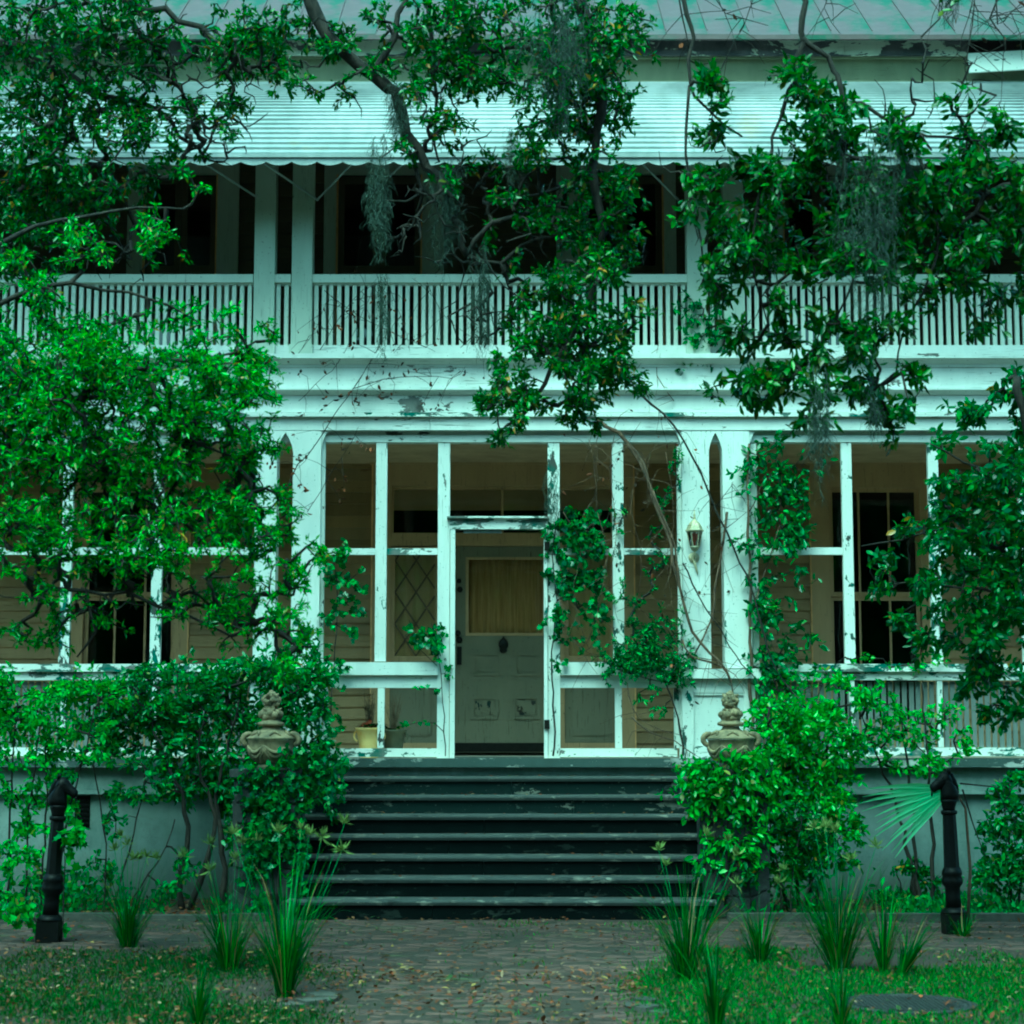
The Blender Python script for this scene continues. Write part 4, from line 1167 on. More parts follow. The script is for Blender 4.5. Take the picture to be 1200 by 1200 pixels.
def plant(name, label, cat, base, limbs, blobs, Y=-5, dY=.5, L=.09, W=.04, per=9, pal=PAL_OAK, mat='leaf', shape='leaf', group=None,
          nparts=0, twig_r=.0042, bark='bark', twig='twig', droop=.25, up=.6, spread=.9, fol='crown', stem='limb', trunk=None, sag=.03, maxtw=.03, bright=1.0, reach=.5, bare=(), dens=1.9, shade_canopy=(), tuft=.20):
    root = thing(name, label, cat, tuple(base), group)
    nodes = []
    for i, (pts, r0, r1) in enumerate(limbs):
        pts = [Vector(p) for p in pts]
        sm = []                                        # smooth through the points
        for a in range(len(pts) - 1):
            p0, p1, p2, p3 = pts[max(a - 1, 0)], pts[a], pts[a + 1], pts[min(a + 2, len(pts) - 1)]
            nseg = max(2, int((p2 - p1).length / .12))
            for s in range(nseg):
                t = s / nseg
                q = .5 * ((2 * p1) + (p2 - p0) * t + (2 * p0 - 5 * p1 + 4 * p2 - p3) * t * t + (3 * p1 - p0 - 3 * p2 + p3) * t ** 3)
                sm.append(q)
        sm.append(pts[-1])
        amp = min(.035, r0 * .6 + .006)
        sm = [p + Vector((rnd(-1, 1), rnd(-1, 1), rnd(-1, 1))) * (amp if 0 < j < len(sm) - 1 else 0) for j, p in enumerate(sm)]
        m = len(sm)
        rad = [(r0 + (r1 - r0) * (j / (m - 1))) * rnd(.88, 1.12) for j in range(m)]
        nm = (trunk if (i == 0 and trunk) else stem)
        part(nm, MB().tube(sm, rad, 8 if r0 > .03 else 5), M[bark], root, True)
        st = int(m * (1 - reach)) if (i == 0 and trunk) else 0
        nodes += [tuple(p) for p in sm[st:]]
    if not blobs: return root
    pts = blob_points(blobs, Y, dY, per, L * W * .42, dens, tuft)
    leafy = np.ones(len(pts), bool)
    for (bx_, by_, brx, bry, bn) in bare:               # leafless twigs
        sc_ = F / (Y + CAM_D); q = RNG.normal(0, .5, (bn, 3)); c_ = np.array(at(bx_, by_, Y))
        pts = np.concatenate([pts, c_ + q * np.array([brx / sc_, dY * .7, bry / sc_])]); leafy = np.concatenate([leafy, np.zeros(bn, bool)])
    nd = np.array(nodes); n0 = len(nd)
    d0 = np.array([np.min(((nd - p) ** 2).sum(1)) for p in pts])
    order = np.argsort(d0); pts = pts[order]; leafy = leafy[order]
    allp = np.zeros((n0 + 2 * len(pts), 3)); allp[:n0] = nd; cnt = n0
    par = []; start = []; mids = []
    idx_of = np.full(n0 + 2 * len(pts), -1)
    for i, p in enumerate(pts):
        dd = ((allp[:cnt] - p) ** 2).sum(1)
        j = int(np.argmin(dd)); q = allp[j]
        ln = math.sqrt(dd[j])
        mid = (p + q) / 2 + RNG.normal(0, .10 * ln + .004, 3); mid[2] += sag * ln * RNG.uniform(-1, 2)
        start.append(q.copy()); mids.append(mid); par.append(idx_of[j])
        allp[cnt] = mid; idx_of[cnt] = i; allp[cnt + 1] = p; idx_of[cnt + 1] = i; cnt += 2
    start = np.array(start); mids = np.array(mids); par = np.array(par)
    w = np.ones(len(pts))
    for i in range(len(pts) - 1, -1, -1):
        if par[i] >= 0: w[par[i]] += w[i]
    rr = np.minimum(twig_r * w ** .38, maxtw)
    # twigs, three sided, two segments
    n = len(pts); V = np.zeros((n, 9, 3)); a3 = np.array([0, 2.094, 4.189])
    dirv = nrm(pts - start); o1 = nrm(np.cross(dirv, np.array([.31, .2, .93]))); o2 = np.cross(dirv, o1)
    for k, (c, f_) in enumerate(((start, 1.0), (mids, .85), (pts, .45))):
        for s in range(3):
            V[:, k * 3 + s] = c + (o1 * math.cos(a3[s]) + o2 * math.sin(a3[s])) * (rr * f_)[:, None]
    fb = np.array([(k * 3 + s, k * 3 + (s + 1) % 3, (k + 1) * 3 + (s + 1) % 3, (k + 1) * 3 + s) for k in range(2) for s in range(3)])
    fc = (fb[None] + (np.arange(n) * 9)[:, None, None]).reshape(-1, 4)
    tag(link('twigs', np_mesh('twigs', V.reshape(-1, 3), [fc], M[twig], None, True), root), kind='stuff')
    # leaves
    ci = np.repeat(np.nonzero(leafy)[0], per)
    N_ = len(ci)
    t = RNG.uniform(.15, 1.05, N_)[:, None]
    P = mids[ci] + (pts[ci] - mids[ci]) * t + RNG.normal(0, L * .22, (N_, 3))
    D = dirv[ci] * .7 + RNG.normal(0, 1, (N_, 3)) * spread * .62 + np.array([0, 0, -droop])
    Nn = np.array([0, -.15, up]) + RNG.normal(0, .55, (N_, 3))
    Ls = L * RNG.uniform(.55, 1.25, N_); Ws = W * RNG.uniform(.7, 1.2, N_) * (Ls / L) ** .5
    young = RNG.uniform(.75, 1.35, n)[ci] * bright
    C = pick(pal, N_, young)
    keep = np.ones(N_, bool)
    if nparts:
        sc = F / (P[:, 1] + CAM_D)
        px = 600 + P[:, 0] * sc
        zc = (P[:, 2] - CAM_H)
        py = 600 - F * np.tan(np.arctan2(zc, P[:, 1] + CAM_D) - TH)
        inside = (px > 0) & (px < 1200) & (py > 0) & (py < 1200)
        score = Ls * sc * np.where(inside, 1, 0) - (P[:, 1]) * 4
        best = np.argsort(-score)[:nparts]; keep[best] = False
        prot = leaf_proto(shape, M[mat], pal, name + shape + str(len(LEAFPROTO)))
        Dn = nrm(D[best]); Nb = nrm(Nn[best] - Dn * (Nn[best] * Dn).sum(1, keepdims=True)); Sb = np.cross(Dn, Nb)
        b0 = np.array(base)
        for k, i in enumerate(best):
            o = bpy.data.objects.new('leaf', prot[k % 8]); COL.objects.link(o); o.parent = root
            s_, d_, n_ = Sb[k] * Ws[i], Dn[k] * Ls[i], Nb[k] * Ls[i]; p = P[i] - b0
            o.matrix_local = Matrix(((s_[0], d_[0], n_[0], p[0]), (s_[1], d_[1], n_[1], p[1]), (s_[2], d_[2], n_[2], p[2]), (0, 0, 0, 1)))
    if shade_canopy:                                          # crown leaves out of view, added to shade the upper storey
        q = []
        for (cx_, cy_, cz_, ax_, ay_, az_, cn) in shade_canopy:
            k_ = max(3, cn // 60); cc = nrm(RNG.normal(0, 1, (k_, 3))) * RNG.uniform(.3, 1, (k_, 1)) ** .5
            q.append(np.array([cx_, cy_, cz_]) + (cc[RNG.integers(0, k_, cn)] + RNG.normal(0, .12, (cn, 3))) * np.array([ax_, ay_, az_]))
        q = np.concatenate(q); q = q[q[:, 2] > CAM_H + .47 * (q[:, 1] + CAM_D) + .1]; kq = len(q)
        tag(link('shading_crown', leaves_mesh('shading_crown', q, RNG.normal(0, 1, (kq, 3)), np.array([0, 0, .7]) + RNG.normal(0, .6, (kq, 3)), RNG.uniform(.12, .24, kq), RNG.uniform(.06, .11, kq), pick(pal, kq, np.ones(kq) * bright), M[mat], 'small'), root), kind='stuff')
    tag(link(fol, leaves_mesh(fol, P[keep], D[keep], Nn[keep], Ls[keep], Ws[keep], C[keep], M[mat], shape), root), kind='stuff')
    return root
def W3(lst, Y):                                         # polyline through sighted points, each (px, py[, Y])
    return [at(q[0], q[1], q[2] if len(q) > 2 else Y) for q in lst]

# ---------- the trees whose boughs hang before the house
YO = -5.6
b_l = Vector((-5.6, -5.0, 0))
plant('live_oak', 'live oak at the left whose crooked limb hangs down before the balcony', 'tree', b_l, [
    ([b_l, (-5.55, -5.05, 1.5), (-5.3, -5.2, 3.2), (-4.8, -5.3, 5.2), (-4.0, -5.45, 7.0), (-2.6, -5.55, 7.7)], .34, .12),
    ([(-2.6, -5.55, 7.7)] + W3([(330, -60), (375, 15), (400, 62), (438, 88), (462, 112), (478, 150), (503, 190), (520, 230), (535, 265), (548, 300)], YO), .075, .022),
    (W3([(462, 112), (470, 150), (490, 205), (500, 230)], YO + .1), .03, .010),
    (W3([(438, 88), (455, 60), (470, 20), (490, -30)], YO), .03, .02),
    (W3([(548, 300), (575, 262), (620, 250), (650, 240), (690, 250)], YO), .022, .008),
    (W3([(548, 300), (585, 308), (612, 290), (650, 276), (668, 280)], YO), .02, .007),
    ([(-2.6, -5.55, 7.7), (-1.2, -5.5, 8.0), (0.0, -5.5, 7.8)] + W3([(660, -40), (690, 30), (705, 110), (700, 200), (705, 300), (680, 380), (650, 430), (610, 490)], YO), .09, .012),
    (W3([(490, -60), (500, 10), (508, 90), (512, 170), (515, 190)], YO + .2), .022, .008),
    (W3([(690, 30), (640, 50), (580, 60), (530, 70)], YO), .03, .01),
    (W3([(700, 200), (660, 220), (620, 230)], YO), .02, .008),
    ([(-4.0, -5.45, 7.0)] + W3([(60, -30), (150, 5), (210, 20), (250, 55), (275, 75)], YO), .06, .012),
    ([(-4.8, -5.3, 5.2)] + W3([(-40, 60), (60, 75), (120, 110), (180, 130), (240, 190)], YO + .3), .06, .012),
    (W3([(150, 5), (165, 40), (200, 60), (205, 90)], YO), .02, .006),
  ], [
    (90, 60, 120, 80, .80), (40, 180, 70, 90, .86), (150, 150, 90, 60, .66), (230, 50, 90, 50, .58), (320, 45, 60, 50, .60), (215, 125, 50, 40, .42), (345, 110, 30, 35, .30),
    (45, 275, 60, 50, .75), (150, 215, 60, 40, .5),
    (425, 55, 45, 40, .55), (500, 55, 50, 50, .62), (600, 40, 90, 50, .84), (690, 50, 60, 60, .84), (700, 140, 40, 80, .86), (640, 120, 50, 60, .80),
    (550, 140, 55, 50, .52), (600, 205, 60, 35, .42), (690, 240, 50, 50, .82), (640, 250, 60, 35, .55), (725, 230, 25, 60, .6), (690, 320, 50, 50, .86), (720, 300, 35, 40, .6),
    (650, 370, 60, 45, .80), (700, 395, 50, 50, .80), (640, 440, 65, 40, .84), (590, 470, 38, 28, .80), (600, 505, 28, 22, .75), (690, 460, 45, 35, .78), (735, 430, 35, 35, .55), (540, 230, 40, 30, .25), (555, 90, 40, 40, .6), (280, 95, 60, 35, .45), (390, 110, 40, 30, .35), (300, 20, 60, 25, .6), (380, 20, 45, 25, .5), (470, 90, 40, 40, .4), (540, 10, 50, 25, .7), (500, 150, 35, 40, .35), (250, 170, 40, 25, .25), (100, 220, 60, 40, .6), (480, 30, 40, 30, .5), (590, 290, 35, 30, .35), (740, 360, 25, 40, .5),
  ], YO, .6, .062, .027, 12, PAL_OAK, shape='small', nparts=300, dens=1.9, bright=.80, twig_r=.006, shade_canopy=((-5.2, -5.5, 11.0, 2.8, 3.2, 1.6, 4500),), bare=((540, 220, 60, 60, 60), (500, 120, 50, 70, 50), (590, 300, 60, 40, 60), (180, 90, 140, 70, 140), (250, 150, 60, 40, 60), (300, 60, 80, 50, 60), (480, 260, 60, 50, 50), (620, 180, 60, 80, 60), (130, 300, 60, 30, 30), (560, 380, 40, 40, 25)), trunk='trunk', reach=.15, group='trees around the house')

b_e = Vector((-4.7, -7.4, 0))
YE = -6.6
plant('evergreen_tree', 'bright leaved evergreen at the left edge covering the porch end', 'tree', b_e, [
    ([b_e, (-4.65, -7.4, 1.2), (-4.5, -7.2, 2.5), (-4.3, -7.1, 3.6), (-4.1, -7.0, 4.8)], .13, .05),
    ([(-4.4, -7.15, 3.1)] + W3([(-60, 560), (20, 515), (80, 540), (130, 555), (165, 580), (190, 600)], YE), .035, .008),
    ([(-4.55, -7.3, 2.2)] + W3([(-60, 620), (0, 650), (50, 690), (100, 690), (150, 698), (210, 720), (270, 745)], YE), .035, .007),
    ([(-4.3, -7.1, 3.6)] + W3([(-60, 470), (30, 440), (100, 470), (170, 430), (240, 420), (300, 400)], YE), .035, .007),
    ([(-4.2, -7.05, 4.2)] + W3([(-60, 380), (20, 350), (80, 330), (150, 345), (220, 370)], YE), .03, .006),
    ([(-4.1, -7.0, 4.8)] + W3([(-40, 300), (40, 270), (100, 250), (160, 240), (215, 245)], YE), .03, .006),
    (W3([(170, 430), (190, 480), (230, 520), (290, 540)], YE), .016, .006),
    (W3([(100, 690), (110, 740), (90, 770)], YE), .014, .005),
  ], [
    (50, 345, 60, 45, .6), (190, 378, 80, 30, .45), (70, 430, 90, 60, .94), (190, 440, 90, 55, .92), (270, 425, 50, 50, .85), (300, 395, 30, 25, .5),
    (60, 530, 80, 60, .85), (160, 530, 80, 55, .86), (255, 510, 65, 45, .88), (310, 520, 30, 25, .6),
    (50, 630, 70, 55, .82), (150, 620, 80, 50, .78), (245, 600, 60, 45, .80), (290, 640, 45, 45, .70), (200, 680, 70, 45, .66), (60, 720, 60, 40, .60),
    (280, 720, 55, 45, .70), (340, 650, 40, 35, .55), (365, 640, 25, 30, .5), (350, 720, 30, 45, .6), (20, 460, 50, 90, .85), (130, 285, 60, 40, .5), (200, 265, 40, 25, .45), (235, 235, 30, 18, .3), (305, 560, 30, 30, .6), (300, 470, 30, 30, .7), (320, 600, 25, 25, .6), (-60, 440, 60, 100, .7), (-70, 600, 60, 80, .6), (-50, 310, 50, 60, .6), (345, 780, 35, 30, .5),
  ], YE, .6, .052, .018, 13, PAL_BRIGHT, nparts=300, dens=1.75, bright=.92, shape='small', twig_r=.006, bare=((90, 510, 70, 40, 60), (150, 590, 80, 40, 50), (120, 700, 90, 30, 40), (240, 700, 60, 30, 30)), trunk='trunk', reach=.4, group='trees around the house', droop=.1, up=.7)

b_r = Vector((5.4, -6.2, 0))
YR = -6.4
plant('magnolia_tree', 'broad leaved tree at the right whose boughs hang over the balcony', 'tree', b_r, [
    ([b_r, (5.35, -6.2, 1.6), (5.1, -6.3, 3.4), (4.6, -6.3, 5.2), (3.8, -6.4, 6.9), (2.4, -6.4, 7.5), (1.2, -6.4, 7.3)], .30, .06),
    ([(2.2, -6.4, 7.45)] + W3([(945, -40), (942, 20), (938, 50), (934, 75), (925, 110), (910, 145), (905, 175)], YR), .032, .009),
    (W3([(940, 45), (968, 68), (982, 92), (986, 118), (1010, 122), (1060, 150), (1110, 160), (1150, 165)], YR), .022, .007),
    (W3([(905, 175), (890, 220), (880, 300), (900, 380)], YR), .012, .006),
    (W3([(986, 118), (990, 170), (985, 250), (1000, 330), (960, 410)], YR), .014, .006),
    ([(1.2, -6.4, 7.3)] + W3([(800, -40), (803, 15), (812, 45), (808, 100), (830, 125), (870, 160)], YR), .022, .007),
    (W3([(1060, 150), (1090, 220), (1100, 300), (1060, 380), (1050, 440)], YR), .014, .006),
    ([(4.6, -6.3, 5.2)] + W3([(1260, 200), (1200, 210), (1160, 230), (1120, 280)], YR), .05, .009),
    (W3([(808, 100), (805, 180), (815, 260), (830, 330)], YR), .012, .005),
  ], [
    (860, 125, 55, 35, .60), (920, 130, 50, 45, .65), (985, 110, 55, 40, .62), (960, 165, 60, 40, .70), (830, 165, 40, 30, .5), (1045, 165, 55, 35, .66), (1110, 185, 55, 40, .70), (1165, 180, 45, 40, .68),
    (860, 230, 60, 50, .72), (930, 240, 60, 50, .72), (1000, 240, 60, 60, .72), (1070, 250, 60, 50, .80), (1140, 250, 60, 55, .84), (1185, 310, 40, 50, .72), (1100, 320, 60, 40, .66),
    (840, 310, 40, 40, .55), (910, 330, 55, 35, .56), (1000, 330, 45, 45, .50), (950, 390, 60, 40, .70), (1010, 400, 50, 40, .74), (900, 425, 50, 35, .75), (960, 445, 60, 35, .82), (900, 475, 45, 25, .70), (1050, 420, 35, 35, .6), (1055, 470, 35, 32, .74), (1040, 500, 25, 22, .6), (965, 490, 45, 25, .6), (1160, 380, 40, 25, .4), (1112, 15, 18, 18, .3), (890, 190, 60, 35, .55), (1030, 290, 50, 40, .55), (880, 370, 40, 35, .6), (1150, 310, 50, 40, .7), (800, 230, 30, 40, .4), (1000, 170, 50, 35, .6), (1090, 140, 60, 25, .5), (870, 280, 50, 40, .6), (950, 300, 60, 40, .6), (1050, 350, 45, 30, .5), (1180, 240, 30, 60, .8), (850, 440, 30, 25, .4),
  ], YR, .5, .080, .035, 10, PAL_BOUGH, nparts=300, dens=1.9, bright=.72, twig_r=.0055, shade_canopy=((5.2, -5.6, 10.8, 2.8, 3.2, 1.6, 4500),), bare=((900, 300, 90, 90, 90), (1000, 200, 90, 60, 60), (1100, 100, 80, 40, 30), (830, 200, 40, 80, 30)), trunk='trunk', reach=.15, group='trees around the house', droop=.2, up=.55)

b_c = Vector((4.35, -4.4, 0))
YC = -3.9
plant('camellia_tree', 'dark glossy evergreen at the right edge before the porch', 'tree', b_c, [
    ([b_c, (4.32, -4.35, .9), (4.3, -4.25, 1.9), (4.25, -4.1, 2.8), (4.1, -4.0, 3.7), (4.0, -3.95, 4.4)], .09, .03),
    ([(4.3, -4.25, 2.0)] + W3([(1180, 700), (1130, 690), (1080, 680), (1030, 690)], YC), .022, .006),
    ([(4.28, -4.2, 2.6)] + W3([(1170, 640), (1110, 620), (1060, 630), (1010, 640)], YC), .022, .006),
    ([(4.2, -4.05, 3.2)] + W3([(1170, 560), (1130, 540), (1090, 520)], YC), .02, .006),
    ([(4.3, -4.3, 1.3)] + W3([(1200, 820), (1170, 800), (1140, 770)], YC), .02, .006),
  ], [
    (1145, 510, 50, 32, .72), (1175, 560, 45, 45, .80), (1135, 580, 40, 35, .72), (1160, 630, 60, 45, .90), (1085, 635, 50, 28, .58), (1035, 650, 32, 22, .45), (1145, 690, 55, 45, .80), (1070, 690, 42, 28, .55), (1035, 715, 25, 30, .5),
    (1165, 750, 50, 40, .86), (1110, 745, 45, 30, .66), (1185, 470, 25, 30, .6), (1180, 820, 35, 40, .72), (1150, 790, 40, 30, .5), (1190, 640, 25, 90, .9), (1240, 500, 50, 60, .75), (1260, 620, 60, 70, .75), (1250, 750, 50, 60, .7), (1215, 430, 40, 40, .6),
  ], YC, .55, .082, .040, 9, PAL_DARK, nparts=260, dens=2.0, trunk='trunk', reach=.7, group='trees around the house', droop=.3, up=.55)

# ---------- shrubs in the beds
def shrub(name, label, base_px, Yb, stems, blobs, Ys, **kw):
    base = Vector((at(base_px, 1000, Yb).x, Yb, 0))
    limbs = []
    for lst in stems:
        p = W3(lst, Yb); p[0].z = -.02; limbs.append((p, kw.get('sr', .022), .006))
    kw.pop('sr', None)
    return plant(name, label, 'shrub', base, limbs, blobs, Ys, stem='stem', group='shrubs in the beds', fol='foliage', **kw)
shrub('shrub', 'dense shrub with several dark stems left of the steps', 240, -1.1, [
    [(214, 1055), (212, 1010), (222, 985), (212, 930), (190, 880), (170, 830)], [(222, 1055), (240, 1010), (250, 960), (235, 900), (240, 840)],
    [(262, 1055), (262, 1000), (255, 930), (270, 870), (280, 820)], [(270, 1055), (280, 990), (290, 920), (310, 860), (330, 810)], [(255, 1055), (300, 980), (330, 900), (355, 850)]],
    [(170, 830, 60, 45, .84), (240, 820, 60, 50, .88), (310, 820, 50, 40, .84), (200, 880, 60, 40, .82), (270, 880, 50, 40, .84), (350, 800, 40, 45, .80), (350, 860, 40, 40, .80), (150, 800, 40, 25, .7), (120, 850, 45, 40, .7), (300, 780, 60, 25, .8), (240, 910, 60, 25, .6), (370, 900, 30, 40, .75), (390, 940, 18, 25, .5), (280, 930, 40, 30, .7), (290, 980, 30, 40, .5), (225, 940, 40, 18, .4)],
    -.92, dY=.28, L=.068, W=.032, per=9, pal=PAL_SHRUB, sr=.034, nparts=120)
shrub('shrub', 'airy pale green shrub on thin upright stems at the left edge', 40, -1.6, [
    [(10, 1060), (12, 980), (15, 900), (20, 820)], [(30, 1060), (32, 980), (40, 900), (50, 840)], [(48, 1060), (52, 990), (55, 920), (52, 850), (55, 800)], [(60, 1060), (80, 960), (100, 880), (110, 830)], [(0, 1060), (-20, 960), (-30, 860)]],
    [(30, 830, 50, 40, .68), (90, 830, 45, 40, .66), (30, 890, 45, 40, .62), (95, 890, 40, 35, .60), (20, 950, 40, 40, .5), (120, 810, 30, 25, .6), (-30, 850, 50, 60, .6), (80, 790, 40, 18, .5), (30, 1000, 40, 35, .55), (90, 950, 25, 30, .4), (10, 1050, 35, 25, .6)],
    -1.6, dY=.4, L=.062, W=.032, per=8, pal=PAL_LIME, sr=.012, mat='leaf_soft')
shrub('shrub', 'thick bright green shrub spilling round the right pedestal', 935, -1.25, [
    [(935, 1055), (932, 1000), (925, 940), (915, 880), (900, 840)], [(945, 1055), (955, 990), (965, 920), (970, 860)], [(925, 1055), (900, 990), (880, 940), (860, 900)], [(955, 1055), (970, 1000), (975, 950), (985, 890)]],
    [(930, 850, 55, 35, .88), (975, 870, 40, 40, .80), (900, 890, 45, 35, .84), (940, 910, 55, 40, .88), (880, 940, 45, 30, .80), (960, 960, 45, 40, .66), (990, 830, 35, 25, .5), (985, 920, 25, 30, .6), (930, 990, 40, 40, .66), (905, 840, 30, 20, .6), (960, 1010, 45, 30, .7), (910, 1020, 40, 25, .7), (1000, 950, 25, 40, .5)],
    -1.25, dY=.32, L=.072, W=.032, per=9, pal=PAL_LIME, sr=.02, nparts=100)
shrub('shrub', 'sparse light shrub on slim trunks before the right parapet', 1080, -1.0, [
    [(1072, 1055), (1072, 1000), (1070, 940), (1062, 880), (1050, 820)], [(1092, 1055), (1092, 990), (1090, 920), (1085, 850), (1080, 800)], [(1080, 1055), (1055, 960), (1030, 890), (1010, 840)]],
    [(1040, 830, 45, 35, .38), (1085, 830, 40, 35, .38), (1010, 850, 35, 35, .36), (1060, 880, 50, 30, .40), (1110, 870, 30, 30, .5), (1090, 920, 40, 20, .4), (1000, 800, 30, 25, .5)],
    -1.0, dY=.35, L=.062, W=.030, per=8, pal=PAL_LIME, sr=.024, mat='leaf_soft')
shrub('shrub', 'low leafy shrub at the right edge before the pale foundation', 1185, -1.3, [
    [(1185, 1060), (1185, 1010), (1180, 960), (1175, 920)], [(1190, 1060), (1205, 990), (1210, 930)]],
    [(1180, 990, 40, 40, .82), (1165, 1020, 40, 25, .8), (1190, 940, 30, 30, .6), (1175, 900, 25, 25, .5), (1210, 960, 30, 60, .8), (1155, 960, 20, 15, .5)],
    -1.3, dY=.3, L=.075, W=.036, per=9, pal=PAL_SHRUB, sr=.014)
shrub('shrub', 'small dark bushlet under the slim trunks by the foundation', 1058, -.9, [
    [(1058, 1050), (1055, 1035), (1050, 1020)], [(1062, 1050), (1068, 1035), (1075, 1022)]],
    [(1060, 1025, 26, 16, .8), (1100, 1035, 30, 10, .6)], -.9, dY=.2, L=.06, W=.03, per=8, pal=PAL_DARK, sr=.008)

shrub('shrub', 'loose wispy shrub hanging over the foundation left of the left pedestal', 150, -1.5, [
    [(120, 1060), (125, 1010), (118, 950), (110, 900)], [(130, 1060), (150, 1000), (165, 940), (170, 900)], [(140, 1060), (185, 1010), (205, 960)]],
    [(125, 935, 35, 25, .4), (165, 915, 35, 25, .45), (110, 1010, 25, 25, .35), (140, 970, 20, 15, .25), (200, 1020, 35, 20, .5), (100, 900, 30, 20, .5)],
    -1.5, dY=.3, L=.06, W=.03, per=8, pal=PAL_SHRUB, sr=.009, mat='leaf_soft')
shrub('shrub', 'dark tangled bush between the right pedestal and the pale wall', 925, -1.75, [
    [(915, 1060), (912, 1020), (905, 980), (900, 950)], [(925, 1060), (930, 1010), (940, 960)], [(935, 1060), (960, 1015), (985, 980)], [(905, 1060), (885, 1020), (870, 995)]],
    [(905, 1000, 30, 35, .7), (940, 990, 35, 35, .66), (880, 1025, 25, 20, .7), (970, 1000, 30, 25, .4), (930, 960, 40, 25, .6), (835, 1040, 25, 14, .6)],
    -1.75, dY=.25, L=.062, W=.028, per=9, pal=PAL_DARK, sr=.010, bare=((930, 980, 50, 40, 40),))
# ---------- ivy and climbers
def climber(label, Yv, stems, blobs, name='ivy', **kw):
    b = at(stems[0][0][0][0], stems[0][0][0][1], Yv)
    limbs = [(W3(l, Yv), r0, r1) for l, r0, r1 in stems]
    d = dict(dY=.07, L=.062, W=.06, per=6, pal=PAL_IVY, shape='ivy', mat='leaf', bark='bark', stem='stem', fol='foliage', droop=.5, up=.15, group='climbers on the house', sag=0, cat='climber', tuft=.42)
    d.update(kw); cat = d.pop('cat')
    return plant(name, label, cat, b, limbs, blobs, Yv, **d)
climber('ivy spilling over the left pedestal beneath its urn', -1.93, [([(325, 1060), (330, 1010), (335, 960), (330, 920), (335, 905)], .012, .005), ([(345, 1055), (352, 1000), (350, 940)], .01, .005)],
    [(318, 908, 34, 10, .8), (330, 930, 35, 25, .94), (315, 960, 28, 25, .92), (300, 985, 18, 30, .8), (345, 970, 25, 30, .6), (350, 900, 40, 20, .85), (385, 905, 25, 25, .75), (300, 930, 20, 20, .6), (312, 1000, 24, 34, .75), (340, 1010, 22, 30, .6), (295, 1030, 20, 22, .6)], dY=.06, nparts=80)
climber('trailing leaves spilling over the right pedestal beneath its urn', -1.95, [([(850, 1060), (850, 1000), (855, 950), (860, 905)], .012, .005), ([(835, 1055), (838, 1000), (835, 940)], .01, .004)],
    [(857, 900, 38, 9, .8), (850, 915, 40, 18, .88), (870, 935, 40, 25, .88), (835, 930, 30, 25, .80), (845, 975, 24, 30, .7), (815, 910, 22, 25, .75), (868, 990, 22, 30, .65), (840, 1020, 25, 15, .4), (885, 905, 25, 16, .8), (805, 890, 18, 14, .6)], dY=.07, shape='leaf', L=.078, W=.036, pal=PAL_LIME, droop=.6, name='trailing_plant', nparts=80)
climber('ivy climbing the right post of the screen door frame', -.06, [([(648, 886), (650, 840), (646, 780), (652, 720), (648, 650), (655, 600)], .010, .005), ([(648, 700), (670, 660), (690, 620)], .006, .003)],
    [(668, 630, 28, 22, .88), (690, 625, 22, 25, .72), (660, 665, 20, 25, .86), (685, 670, 28, 22, .72), (672, 705, 25, 22, .62), (700, 700, 18, 25, .5), (690, 740, 22, 22, .35), (652, 610, 14, 12, .6), (675, 760, 25, 18, .25), (700, 600, 20, 14, .3), (655, 720, 10, 30, .4)], nparts=90)
climber('ivy hanging over the sill left of the screen door', -.07, [([(522, 886), (520, 840), (516, 790), (512, 750), (505, 730)], .006, .003), ([(512, 780), (490, 760), (475, 745)], .004, .002)],
    [(505, 760, 18, 14, .82), (490, 745, 18, 10, .6), (515, 735, 10, 14, .5), (475, 740, 12, 8, .35), (522, 785, 8, 18, .5), (495, 815, 16, 10, .25), (470, 842, 12, 8, .3)])
climber('ivy climbing the left column beside the porch screen', -.12, [([(384, 886), (388, 820), (392, 760), (395, 700), (390, 650)], .008, .004)],
    [(398, 670, 18, 25, .7), (405, 700, 18, 22, .6), (415, 745, 18, 12, .35), (392, 735, 14, 25, .5), (385, 800, 14, 30, .5), (388, 860, 14, 20, .5), (425, 720, 12, 10, .3)])
climber('feathery wisteria mound on the sill right of the door', -.14, [([(800, 886), (795, 840), (780, 800), (760, 770), (740, 745)], .012, .005), ([(780, 800), (740, 790), (715, 780)], .006, .003)],
    [(765, 765, 40, 20, .86), (740, 785, 35, 16, .80), (790, 785, 22, 18, .80), (760, 740, 30, 14, .55), (735, 740, 20, 14, .35), (720, 770, 14, 10, .5), (752, 812, 14, 16, .3), (785, 740, 18, 25, .35), (785, 560, 14, 40, .3), (780, 640, 16, 40, .3), (750, 690, 30, 30, .2), (770, 830, 20, 16, .2)], name='wisteria', shape='small', L=.05, W=.02, per=11, pal=PAL_IVY, mat='leaf_soft')
